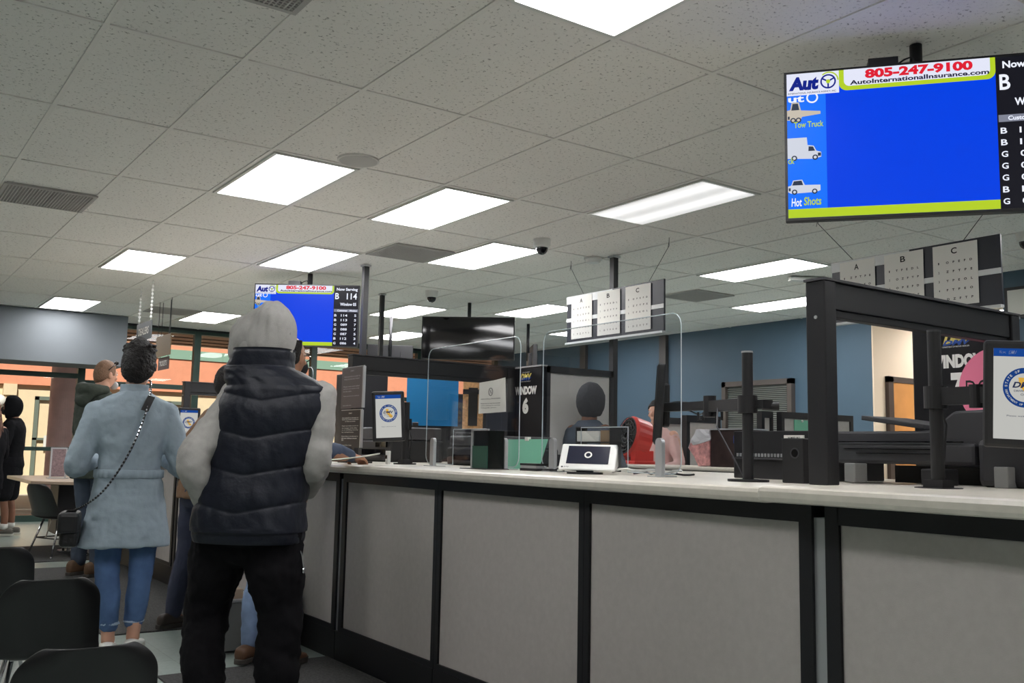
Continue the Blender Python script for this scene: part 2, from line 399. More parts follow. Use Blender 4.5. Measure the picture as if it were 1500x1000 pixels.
# grilles
M_gr = mat('grille_grey', (178, 175, 172), .6); M_dark = mat('duct_dark', (96, 94, 94), .9)
def vent(x0, y0, w, d, label):
    t = thing('ceiling_vent', label, 'vent', (x0+w/2, y0+d/2, ZC), group='ceiling grilles')
    f = MB(); z0, z1 = ZC-.012, ZC+.004
    f.box(x0, x0+.025, y0, y0+d, z0, z1).box(x0+w-.025, x0+w, y0, y0+d, z0, z1).box(x0+.025, x0+w-.025, y0, y0+.025, z0, z1).box(x0+.025, x0+w-.025, y0+d-.025, y0+d, z0, z1)
    obj('frame', f, M_gr, t)
    obj('backing', MB().box(x0+.02, x0+w-.02, y0+.02, y0+d-.02, ZC-.001, ZC+.003), M_dark, t)
    s = MB(); n = 26
    for k in range(n):
        y = y0+.03+(d-.06)*(k+.5)/n
        s.box(x0+.025, x0+w-.025, y-.0035, y+.0035, ZC-.01, ZC-.001)
    for k in range(n):
        x = x0+.03+(w-.06)*(k+.5)/n
        s.box(x-.0035, x+.0035, y0+.025, y0+d-.025, ZC-.011, ZC-.002)
    obj('grid', s, M_gr, t)
vent(GX, GY+2.5*TY+.02, TX, TX-.02, 'grey ceiling grille at the left edge of the picture')
vent(GX+0*TX, GY-1*TY+.02, TX, TX-.02, 'grey ceiling grille cut by the top edge of the picture')
vent(GX+5*TX, GY+2.5*TY, TX, TX-.02, 'grey ceiling grille left of the light panel by the dome camera')
vent(GX+11*TX, GY+2.45*TY, TX, TX-.02, 'dark ceiling grille right of the farther letter chart')
vent(GX+4*TX, GY+7*TY, TX, TX-.02, 'faint far ceiling grille beside the light behind the grey hood')
# round speaker
sp = thing('ceiling_speaker', 'flat round speaker grille in the ceiling beside a light panel', 'speaker', (2.52, 5.30, ZC))
obj('rim', MB().cyl((2.52, 5.30, ZC-.006), (2.52, 5.30, ZC+.006), .13, 40), mat('speaker_rim', (222, 220, 216), .6), sp)
s = MB(); s.cyl((2.52, 5.30, ZC-.008), (2.52, 5.30, ZC-.005), .118, 40)
obj('mesh', s, mat('speaker_mesh', (200, 198, 194), .7, bump=.5, bscale=900), sp)
# dome cameras
def dome(x, y, label):
    t = thing('security_camera', label, 'camera', (x, y, ZC), group='dome cameras on the ceiling')
    obj('housing', MB().cyl((x, y, ZC+.006), (x, y, ZC-.055), .075, 28, .07).cyl((x, y, ZC-.055), (x, y, ZC-.068), .07, 28, .06), M_white, t, smooth=False)
    obj('dome', MB().ell((x, y, ZC-.068), .052, .052, .06), mat('smoked_dome', (35, 36, 40), .08), t, smooth=True)
    obj('lens', MB().cyl((x-.02, y-.04, ZC-.095), (x-.028, y-.052, ZC-.105), .016, 16), M_gloss, t)
dome(4.76, 6.36, 'white dome camera at the corner of a light panel, left of the farther letter chart')
dome(5.40, 9.30, 'small far dome camera over the black hanging screen')
dome(7.55, 3.70, 'dome camera at the right edge below the big screen')
t = thing('smoke_detector', 'flat white disc detector beside a black ceiling pole', 'smoke detector', (5.58, 6.66, ZC))
obj('base', MB().cyl((5.58, 6.66, ZC), (5.58, 6.66, ZC-.02), .085, 32), M_white, t); obj('cover', MB().cyl((5.58, 6.66, ZC-.02), (5.58, 6.66, ZC-.045), .075, 32, .06), M_white, t)
t = thing('ceiling_antenna', 'small slim white box fixed flat to the ceiling by the tall post', 'antenna', (7.8, 6.0, ZC))
obj('case', MB().obox((7.82, 5.98, ZC-.025), (.8, -.45, 0), (.45, .8, 0), (0, 0, 1), .2, .035, .02), M_white, t, bevel=.006)
# power poles
for x, y, w, lb in ((4.10, 8.36, .052, 'square black power pole right of the distant queue screen'), (5.04, 9.82, .045, 'thinner black power pole behind the first one'), (5.66, 6.46, .055, 'square black power pole behind the farther letter chart')):
    t = thing('power_pole', lb, 'pole', (x, y, 0), group='floor to ceiling power poles')
    obj('pole', MB().box(x-w/2, x+w/2, y-w/2, y+w/2, 0, ZC-.002), M_ink, t)
    obj('ceiling_collar', MB().box(x-w*.75, x+w*.75, y-w*.75, y+w*.75, ZC-.02, ZC-.002), M_alu, t)

# ------------------------------------------------------------------ queue screens
def truck(P, x, y, s, kind, m, md):
    """small side-view vehicle drawn on the screen, facing right"""
    body = {'pickup': [(0, .1), (0, .34), (.1, .38), (.16, .6), (.44, .62), (.52, .38), (1., .36), (1., .12), (.86, .05), (.1, .02)],
            'box': [(0, .08), (0, .95), (.58, .95), (.6, .62), (.78, .58), (.86, .36), (1., .3), (1., .1), (.8, .02)],
            'flat': [(0, .1), (0, .52), (.1, .55), (.14, .85), (.36, .86), (.42, .5), (1., .42), (1., .3), (.45, .22), (.4, .08)]}[kind]
    P.poly('truck', [(x+a*s, y+b*s*.75) for a, b in body], m, d=.003)
    wn = {'pickup': [(.13, .38), (.18, .56), (.42, .58), (.47, .38)], 'box': [(.62, .36), (.63, .56), (.76, .54), (.82, .36)], 'flat': [(.13, .52), (.17, .8), (.33, .8), (.37, .52)]}[kind]
    P.poly('truck_window', [(x+a*s, y+b*s*.75) for a, b in wn], md, d=.004)
    for cx in ((.2, .82) if kind != 'flat' else (.18, .34)): 
        P.disc('wheel', x+cx*s, y+.06*s, .085*s, md, d=.005, n=20)
        P.disc('hub', x+cx*s, y+.06*s, .045*s, m, d=.006, n=16)
    P.rect('grille', x+(.9 if kind == 'box' else .02)*s, x+(.99 if kind == 'box' else .08)*s, y+.1*s, y+.2*s, md, d=.004)
S_blue = emat('screen_blue', (0, 62, 222), 1.); S_blue2 = emat('screen_light_blue', (20, 110, 245), 1.)
S_white = emat('screen_white', (225, 228, 245), .95); S_lime = emat('screen_lime', (178, 205, 40), .95)
S_dark = emat('screen_dark', (26, 26, 34), .8); S_red = emat('screen_red', (215, 30, 50), 1.); S_navy = emat('screen_navy', (10, 30, 130), 1.)
S_txt = emat('screen_text', (232, 236, 250), 1.); S_bar = emat('screen_bar', (130, 134, 150), .9); S_ghost = emat('screen_ghost', (110, 150, 235), 1.)
S_truck = emat('screen_truck', (205, 210, 222), .95); S_td = emat('screen_truck_dark', (50, 60, 80), .8); S_cream = emat('screen_cream', (200, 190, 175), .9)
def queue_screen(cx, cy, cz, az, Wd, Ht, label, pole_top=None):
    """az: direction the screen faces"""
    n = Vector((math.sin(R(az)), math.cos(R(az)), 0)); r = Vector((-n.y, n.x, 0)); u = Vector((0, 0, 1))
    # viewer looks against n; right-hand side of the picture
    r = u.cross(n)
    c = Vector((cx, cy, cz))
    t = thing('hanging_screen', label, 'screen', (cx, cy, cz))
    mb = MB().obox(c-n*.028, r, n, u, Wd/2, .025, Ht/2)
    obj('housing', mb, M_blk, t, bevel=.006)
    obj('back_housing', MB().obox(c-n*.07, r, n, u, Wd*.33, .03, Ht*.33), M_dkgrey, t, bevel=.01)
    obj('ceiling_pole', MB().cyl(c-n*.12+u*(-.02), (cx-n.x*.12, cy-n.y*.12, ZC), .026, 16), M_ink, t, smooth=True)
    obj('mount_plate', MB().obox(c-n*.105, r, n, u, .12, .02, .1), M_ink, t)
    mbx = c-n*.07-r*Wd*.13+u*(Ht/2+.022)
    obj('media_box', MB().obox(mbx, r, n, u, .06, .05, .018).tube([mbx+r*.06, mbx+r*.09+u*.02, mbx+r*.12+u*.03, mbx+r*.14-u*.01], .004, 6), M_blk, t)
    P = Panel(c-r*Wd/2-u*Ht/2, r, u, t)
    W, H = Wd, Ht; b = .012*W/1.2
    P.rect('bezel', 0, W, 0, H, M_blk, d=-.003, t=.004)
    X1 = W*.757
    P.rect('picture', b, X1, b, H-b, S_blue, d=.0012)
    P.rect('queue_column', X1, W-b, b, H-b, S_dark, d=.0012)
    P.rect('bottom_band', b, X1, b, H*.075, S_lime, d=.002)
    P.rect('side_panel', b, W*.155, H*.075, H-b, S_blue2, d=.0018)
    P.rect('logo_card', b, W*.205, H*.835, H-b, S_white, d=.004)
    # contact card with lime border
    x0, x1, y0, y1 = W*.205, X1, H*.845, H-b; rr = H*.05
    def rcard(x0, x1, y0, y1, rr):
        pts = [(x0, y1), ]
        for k in range(9): a = PI+PI/2*k/8; pts.append((x0+rr+rr*math.cos(a), y0+rr+rr*math.sin(a)))
        for k in range(9): a = 1.5*PI+PI/2*k/8; pts.append((x1-rr+rr*math.cos(a), y0+rr+rr*math.sin(a)))
        pts.append((x1, y1)); return pts
    P.poly('card_border', rcard(x0, x1, y0, y1, rr), S_lime, d=.0045)
    P.poly('card', rcard(x0+W*.018, x1-W*.018, y0+H*.028, y1, rr*.7), S_white, d=.0054)
    P.text('805-247-9100', W*.30, W*.68, H*.912, H*.975, S_red, d=.007, bold=.05)
    P.text('AutoInternationalInsurance.com', W*.245, W*.735, H*.878, H*.908, S_ink(), d=.007, bold=.03)
    P.text('Aut', W*.018, W*.13, H*.866, H*.96, S_navy, d=.0055, bold=.06, shear=.12)
    P.text('INTERNATIONAL INSURANCE AGENCY, INC.', W*.015, W*.195, H*.842, H*.855, S_ink(), d=.0055, bold=.01)
    for mm, (r0, r1) in ((S_navy, (.023, .029)), ): P.ring('wheel_rim', W*.165, H*.915, W*r0, W*r1, mm, d=.0055)
    P.disc('wheel_boss', W*.165, H*.915, W*.008, S_lime, d=.0056, n=20)
    for a in (PI/6, 5*PI/6, 1.5*PI):
        ca_, sa_ = math.cos(a), math.sin(a); P.poly('wheel_spoke', [(W*.165+ca_*W*.008-sa_*W*.003, H*.915+sa_*W*.008+ca_*W*.003), (W*.165+ca_*W*.008+sa_*W*.003, H*.915+sa_*W*.008-ca_*W*.003), (W*.165+ca_*W*.024+sa_*W*.003, H*.915+sa_*W*.024-ca_*W*.003), (W*.165+ca_*W*.024-sa_*W*.003, H*.915+sa_*W*.024+ca_*W*.003)], S_navy, d=.0055)
    P.ring('logo_swoosh', W*.168, H*.92, W*.031, W*.036, S_lime, d=.0055, a0=0, a1=PI*.75)
    # scrolling advert at the left
    P.text('ut', b+W*.005, W*.075, H*.79, H*.832, S_txt, d=.003, bold=.03)
    P.ring('wheel_rim', W*.105, H*.815, W*.016, W*.022, S_txt, d=.003)
    truck(P, b, H*.655, W*.125, 'flat', S_cream, S_td)
    P.text('Tow Truck', W*.035, W*.145, H*.615, H*.655, S_lime, d=.007, bold=.02)
    truck(P, b, H*.40, W*.125, 'box', S_truck, S_td)
    P.text('ck', b+W*.002, W*.035, H*.375, H*.415, S_lime, d=.007, bold=.02)
    truck(P, b, H*.175, W*.12, 'pickup', S_truck, S_td)
    P.text('Hot', W*.022, W*.06, H*.09, H*.145, S_txt, d=.008, bold=.02, shear=.1)
    P.text('Shots', W*.068, W*.132, H*.095, H*.15, S_lime, d=.008, bold=.02, shear=.1)
    # queue column
    q = W-X1
    def T(s, a0, a1, y0, y1, bd=.03): P.text(s, X1+q*a0, X1+q*a1, H*y0, H*y1, S_txt, d=.003, bold=bd)
    T('Now Serving', .1, .92, .895, .955); T('B', .05, .2, .77, .87, .02); T('114', .5, .9, .77, .87, .02); T('Window 05', .25, .88, .665, .715)
    P.rect('header_bar', X1+q*.02, W-b, H*.565, H*.61, S_bar, d=.002)
    T('Customer', .15, .55, .573, .602); T('Window', .62, .92, .573, .602)
    for k, (a_, b_, w_) in enumerate((('B', '114', '5'), ('B', '113', '5'), ('G', '089', '7'), ('G', '088', '7'), ('G', '087', '5'), ('B', '112', '3'), ('G', '086', '4'))):
        y = .51-.0745*k
        T(a_, .04, .13, y-.02, y+.018, .02); T(b_, .3, .55, y-.02, y+.018, .02); T(w_, .82, .9, y-.02, y+.018, .02)
    return t
def S_ink(): return emat('screen_ink', (30, 30, 60), .9)
queue_screen(3.60, 2.168, 2.453, 230.8-360, 1.108, .662, 'big blue queue screen hanging at the upper right')
queue_screen(3.81, 9.10, 2.455, 215-360, 1.08, .64, 'distant blue queue screen above the grey hood')
# blank screen and two more screens on poles
def plain_screen(c, az, W, H, label, lit=False, arm=True):
    n = Vector((math.sin(R(az)), math.cos(R(az)), 0)); u = Vector((0, 0, 1)); r = u.cross(n); c = Vector(c)
    t = thing('hanging_screen', label, 'screen', tuple(c))
    obj('housing', MB().obox(c-n*.03, r, n, u, W/2, .03, H/2), M_blk, t, bevel=.006)
    obj('display', MB().obox(c+n*.002, r, n, u, W/2-.015, .002, H/2-.015), M_gloss, t)
    obj('ceiling_pole', MB().cyl(c-n*.1, (c.x-n.x*.1, c.y-n.y*.1, ZC), .022, 14), M_ink, t, smooth=True)
    obj('mount_plate', MB().obox(c-n*.08, r, n, u, .14, .025, .1), M_ink, t)
plain_screen((6.12, 9.64, 2.46), 218, 1.13, .52, 'blank black hanging screen above the acrylic shields')
plain_screen((6.08, 11.55, 2.33), 30, .62, .38, 'small black screen seen from behind between the two slim poles')
plain_screen((7.95, 10.75, 2.38), 120, .6, .42, 'black screen turned edge-on, on a pole right of the blank screen')

# ------------------------------------------------------------------ hanging letter charts
ROWS = {'A': ['ZPTPE', 'DLEFO', 'TPEOL', 'FTPEO', 'PZFTL'], 'B': ['TPEDL', 'OZFTP', 'OPEFD', 'ZPTFE', 'DTPEO'], 'C': ['OPEFD', 'ZFTPE', 'TPEOL', 'FTPEO', 'DZFTP']}
def chart(X, y_far, y_near, z0, z1, label, hooks):
    t = thing('letter_chart', label, 'letter chart', (X, (y_far+y_near)/2, z1), group='hanging letter charts')
    W = y_far-y_near; Hh = z1-z0
    obj('board', MB().box(X, X+.02, y_near, y_far, z0, z1), mat('navy_black_board', (32, 36, 46), .35), t, bevel=.003)
    obj('rail', MB().box(X-.006, X, y_near, y_far, z0+Hh*.44, z0+Hh*.52).box(X-.006, X, y_near+.5*W, y_far, z1-Hh*.17, z1-.004).box(X-.02, X+.02, y_near, y_far, z0-.018, z0), mat('clear_rail', (205, 208, 208), .3), t)
    P = Panel((X-.008, y_far, z0), (0, -1, 0), (0, 0, 1), t)
    xs = ((.06, .29, 'A'), (.35, .585, 'B'), (.64, .885, 'C'))
    for a0, a1, ch in xs:
        P.rect('card', W*a0, W*a1, Hh*.06, Hh*.965, M_paper, d=0, t=.001)
        w = W*(a1-a0)
        P.text(ch, W*a0+w*.42, W*a0+w*.55, Hh*.82, Hh*.91, M_ink2, d=.002, bold=.02)
        for k, s in enumerate(ROWS[ch]):
            y = Hh*(.70-.135*k)
            P.text(str(k+1), W*a0+w*.12, W*a0+w*.145, y-.0075, y+.0075, M_ink2, d=.002, bold=.02)
            P.text(' '.join(s).replace(' ', '    '), W*a0+w*.30, W*a0+w*.88, y-.0075, y+.0075, M_ink2, d=.002, bold=.035)
    for (ya, yb) in hooks:
        wr = MB(); wr.tube([(X+.01, ya, z1-.01), (X+.01, yb, ZC-.07)], .0022, 6).tube([(X+.01, yb, ZC-.07), (X+.01, yb, ZC)], .0022, 6).tube([(X+.01, yb+.015, ZC-.09), (X+.01, yb, ZC-.03)], .002, 6)
        obj('wire', wr, M_ink, t)
chart(5.5, 6.94, 5.65, 2.13, 2.565, 'far hanging letter chart with cards A, B and C over the clear shield', ((6.7, 6.9), (5.85, 5.6)))
chart(5.8, 4.23, 3.00, 2.075, 2.52, 'near hanging letter chart with cards A, B and C above the tall black frame', ((4.05, 4.35), (3.25, 2.95)))

# ------------------------------------------------------------------ hanging name signs at the left
def hsign(x, y0, y1, z0, z1, txt, m, tm, label, wires=True, white=True):
    t = thing('hanging_sign', label, 'sign', (x, (y0+y1)/2, z1))
    obj('board', MB().box(x, x+.01, y0, y1, z0, z1), m, t)
    if txt:
        P = Panel((x-.001, y1, z0), (0, -1, 0), (0, 0, 1), t); W, H = y1-y0, z1-z0
        P.text(txt, W*.14, W*.84, H*.3, H*.72, tm, d=.001, bold=.03)
    for y in (y0+.06, y1-.06):
        c = MB(); c.tube([(x+.005, y, z1-.01), (x+.005, y, ZC)], .004, 6)
        if white:
            z = z1+.03
            while z < ZC-.02:
                c.box(x-.006, x+.016, y-.006, y+.006, z, z+.02); z += .042
        obj('chain', c, M_white if white else M_ink, t)
hsign(2.68, 10.64, 11.26, 2.26, 2.46, 'DEALERS', mat('charcoal_sign', (70, 74, 78), .5), M_paper, 'dark grey hanging sign reading DEALERS on white chains')
hsign(3.2, 11.77, 12.42, 2.20, 2.46, '', mat('tan_sign_back', (134, 112, 84), .6), None, 'plain tan hanging sign behind the DEALERS sign', white=False)
hsign(3.24, 11.95, 12.42, 2.04, 2.195, 'TICKETS', mat('maroon_sign', (90, 72, 70), .5), M_paper, 'small dark hanging sign with pale lettering just under the tan sign', white=False)

# ------------------------------------------------------------------ the service counter, along Y at X = 2.25
M_kick = mat('black_kick_plate', (24, 24, 27), .45)
ZT = 1.03
seams = [-1.38, -.36, .67, 1.70, 2.72, 3.76, 4.78, 5.81, 6.83, 7.86, 8.88, 9.92, 10.94]
plabels = ['cut by the right edge', 'second right of the metal joint strip', 'just right of the metal joint strip', 'just left of the metal joint strip', 'under the card reader', 'under the green sheet',
   'behind the dark vest', 'hidden behind the dark vest', 'right of the pale blue jacket', 'behind the pale blue jacket', 'between the two men at the left', 'at the far end of the counter']
for k in range(len(seams)-1):
    y0, y1 = seams[k], seams[k+1]
    t = thing('counter_panel', 'grey fabric counter front panel ' + plabels[k], 'counter panel', (2.27, (y0+y1)/2, 0), group='counter front panels')
    dbl0 = any(abs(y0-q) < .01 for q in (-1.38, 1.70, 4.78, 7.86)); dbl1 = any(abs(y1-q) < .01 for q in (1.70, 4.78, 7.86, 10.94))
    a0 = .062 if dbl0 else .026; a1 = .062 if dbl1 else .026
    obj('fabric_face', MB().box(2.255, 2.30, y0+a0, y1-a1, .165, .945), M_fab, t, bevel=.012)
    f = MB(); g0 = .022 if dbl0 else .001; g1 = .022 if dbl1 else .001
    f.box(2.247, 2.31, y0+g0, y0+a0+.004, .02, .985).box(2.247, 2.31, y1-a1-.004, y1-g1, .02, .985).box(2.247, 2.31, y0+a0, y1-a1, .935, .985).box(2.247, 2.31, y0+a0, y1-a1, .14, .175)
    obj('frame', f, M_ink, t)
    obj('kick_plate', MB().box(2.243, 2.31, y0+.002, y1-.002, 0, .15), M_kick, t)
    if dbl1: obj('joint_strip', MB().box(2.258, 2.30, y1-.022, y1+.022, .1, .95), M_alu, t)
for y0, y1, xf, z1, lb in ((-1.4, 1.795, 2.10, 1.036, 'nearest beige worktop slab, cut by the right edge'), (1.80, 4.775, 2.15, 1.03, 'long beige worktop slab under the card reader'), (4.785, 7.855, 2.15, 1.03, 'beige worktop slab behind the dark vest'), (7.865, 10.95, 2.15, 1.03, 'farthest beige worktop slab at the left')):
    if y0 == -1.4: z0 = .99
    else: z0 = .987
    tag(obj('worktop', MB().box(xf, 3.72, y0, y1, z0+.002 if y0 == -1.4 else z0, z1 if y0 != -1.4 else 1.036), M_top, bevel=.014), lb, 'worktop', 'counter worktops')
# rough chipped edge of the joint
tag(obj('worktop_support', MB().box(2.7, 3.6, -1.3, 10.9, .02, .98), M_ink), 'dark closed base under the beige worktops', 'counter base')

# dividers square to the counter, every 3.5 m
def divider(Y, label, sign=None):
    t = thing('divider_frame', label, 'divider', (2.6, Y, ZT), group='black divider frames on the counter')
    zt = 1.69
    obj('post', MB().box(2.565, 2.625, Y, Y+.075, ZT, zt), M_ink, t, bevel=.004)
    obj('post', MB().box(3.74, 3.80, Y, Y+.075, ZT, zt), M_ink, t, bevel=.004)
    obj('beam', MB().box(2.625, 3.74, Y+.01, Y+.065, zt-.09, zt).box(2.625, 3.74, Y+.018, Y+.057, zt-.115, zt-.09), M_ink, t, bevel=.003)
    obj('cap', MB().box(2.56, 3.80, Y-.003, Y+.078, zt, zt+.008), M_dkgrey, t)
    obj('screw', MB().cyl((2.566, Y+.035, zt-.12), (2.562, Y+.035, zt-.12), .006, 12), M_alu, t)
divider(1.90, 'tall black open frame standing on the counter at the right')
divider(5.36, 'black open frame on the counter behind the desk tablet and hanging notices')
divider(8.88, 'far black open frame on the counter beside the grey sleeve')
# boards with window numbers on X = 3.8
M_bd = mat('sign_board_black', (22, 22, 26), .3)
M_wt = mat('sign_white', (228, 228, 224), .6); M_gold = mat('logo_gold', (196, 178, 92), .5); M_lblue = mat('logo_blue', (40, 80, 160), .5)
def board(y1, y0, num, label, yc=None, s=1., hid=False):
    t = thing('window_sign_board', label, 'sign', (3.82, (y0+y1)/2, ZT), group='numbered window sign boards')
    obj('board', MB().box(3.80, 3.84, y0, y1, ZT, 1.685), M_bd, t, bevel=.008)
    obj('cap', MB().box(3.795, 3.845, y0, y1, 1.685, 1.695), M_alu, t)
    W = y1-y0; yc = (y1-(yc if yc else (y0+y1)/2))
    P = Panel((3.80, y1, 0), (0, -1, 0), (0, 0, 1), t)
    P.text('DMV', yc-.065*s, yc+.065*s, 1.603, 1.645, M_gold, d=.001, bold=.06, shear=.35)
    P.text('DMV', yc-.067*s, yc+.063*s, 1.596, 1.618, M_lblue, d=.0016, bold=.04, shear=.35)
    P.text('STATE OF CALIFORNIA', yc-.045*s, yc+.045*s, 1.650, 1.656, M_wt, d=.001)
    P.text('DEPARTMENT OF MOTOR VEHICLES', yc-.07*s, yc+.05*s, 1.587, 1.593, M_wt, d=.001)
    P.text('WINDOW', yc-.125*s, yc+.125*s, 1.50, 1.558, M_wt, d=.001, bold=.06)
    P.text(num, yc-.035*s, yc+.035*s, 1.37, 1.48, M_wt, d=.001, bold=.07)
    return t, P
board(5.42, 5.05, '6', 'black board reading WINDOW 6 behind the clear shields')
tb, P7 = board(2.37, 1.92, '7', 'black board reading WINDOW 7 with a pink disc at the right', yc=2.16)
board(8.92, 8.55, '5', 'black board reading WINDOW, number hidden, farther down the counter')
# pink disc sign hung on the board
t = thing('pink_sign', 'round pink paper sign starting with DO beside window seven', 'sign', (3.79, 2.0, 1.4))
Pp = Panel((3.79, 2.16, 1.24), (0, -1, 0), (0, 0, 1), t)
Pp.disc('disc', .17, .17, .165, mat('pink_card', (226, 120, 150), .7), d=0)
Pp.text('DO NOT', .035, .31, .135, .205, M_ink2, d=.0015, bold=.0)
# return partition behind window 6
t = thing('cubicle_partition', 'grey panel with black frame behind the clear shield, right of the window six board', 'partition', (4.12, 5.07, 0))
obj('panel', MB().box(3.87, 4.40, 5.065, 5.095, 1.1, 1.645), mat('pale_partition_fabric', (226, 224, 220), .9, bump=.1, bscale=500), t)
obj('frame', MB().box(3.84, 3.87, 5.05, 5.11, 0, 1.69).box(4.40, 4.43, 5.05, 5.11, 0, 1.69).box(3.84, 4.43, 5.05, 5.11, 1.645, 1.69).box(3.87, 4.40, 5.06, 5.1, .1, 1.1), M_dkgrey, t)
# ------------------------------------------------------------------ clear shields
def rrect(y0, y1, z0, z1, r, n=8):
    pts = []
    for cy, cz, a0 in ((y1-r, z1-r, 0), (y0+r, z1-r, PI/2), (y0+r, z0+r, PI), (y1-r, z0+r, 1.5*PI)):
        for k in range(n+1): a = a0+PI/2*k/n; pts.append((cy+r*math.cos(a), cz+r*math.sin(a)))
    return pts
M_edge = mat('acrylic_polished_edge', (190, 200, 205), .2)
def shield(y0, y1, label, cut=None, zt=1.665):
    X = 2.62
    t = thing('clear_shield', label, 'shield', (X, (y0+y1)/2, ZT), group='clear acrylic shields')
    zb = ZT+.012
    c0, c1 = cut
    zc = 1.225; r = .05
    def arc(cy, cz, a0, a1, rr=r): return [(cy+rr*math.cos(a0+(a1-a0)*k/8), cz+rr*math.sin(a0+(a1-a0)*k/8)) for k in range(9)]
    pts = [(c1, zb), (c1, zc), (c0, zc), (c0, zb)] + arc(y0+r, zb+r, 1.5*PI, PI) + arc(y0+r, zt-r, PI, PI/2) + arc(y1-r, zt-r, PI/2, 0) + arc(y1-r, zb+r, 0, -PI/2)
    mb = MB(); mb.prism([(X, p[0], p[1]) for p in pts], (.006, 0, 0)); bmesh.ops.triangulate(mb.bm, faces=[f for f in mb.bm.faces if len(f.verts) > 4])
    obj('pane', mb, M_glass, t)
    e = MB(); loop = pts+[pts[0]]
    e.tube([(X+.003, a, b) for a, b in loop], .0022, 6)
    obj('polished_edge', e, M_edge, t)
    for y in (y0+.1, y1-.1):
        br = MB(); h = .15
        poly = [(y-.018, ZT), (y+.018, ZT), (y+.018, ZT+h-.018)]+[(y+.018*math.cos(PI*k/10), ZT+h-.018+.018*math.sin(PI*k/10)) for k in range(1, 10)]+[(y-.018, ZT+h-.018)]
        br.prism([(X-.02, a, b) for a, b in poly], (.018, 0, 0))
        br.box(X-.05, X+.05, y-.03, y+.03, ZT, ZT+.004)
        obj('bracket', br, M_alu, t)
    return t
shield(3.66, 4.53, 'clear acrylic shield with a taped notice, left of the window six board', (3.94, 4.25))
shield(2.60, 3.48, 'large clear acrylic shield in front of the window six partition', (2.90, 3.2))
shield(7.16, 8.03, 'far clear acrylic shield at the left end of the counter', (7.44, 7.75))
shield(6.10, 6.98, 'clear acrylic shield mostly behind the grey hood', (6.4, 6.7))
# taped notice
t = thing('paper_notice', 'white paper notice taped to the clear shield', 'notice', (2.61, 3.87, 1.28))
mb = MB(); mb.prism([(2.606, 3.99, 1.30), (2.606, 3.75, 1.305), (2.602, 3.755, 1.47), (2.61, 3.86, 1.462), (2.604, 3.985, 1.455)], (.001, 0, 0)); obj('sheet', mb, M_paper, t)
P = Panel((2.601, 3.99, 1.28), (0, -1, 0), (0, 0, 1), t)
P.ring('emblem', .115, .125, .017, .020, M_dkgrey, d=.001, n=24)
P.text('N', .106, .124, .113, .137, M_dkgrey, d=.001)
for k, (s_, z) in enumerate((('NO CELL PHONES', .088), ('Please do not use the counter', .066), ('while waiting for service.', .055), ('Thank you.', .044))):
    P.text(s_, .03, .2-.03*(k == 3), z, z+.006, M_ink2, d=.001, bold=.01)

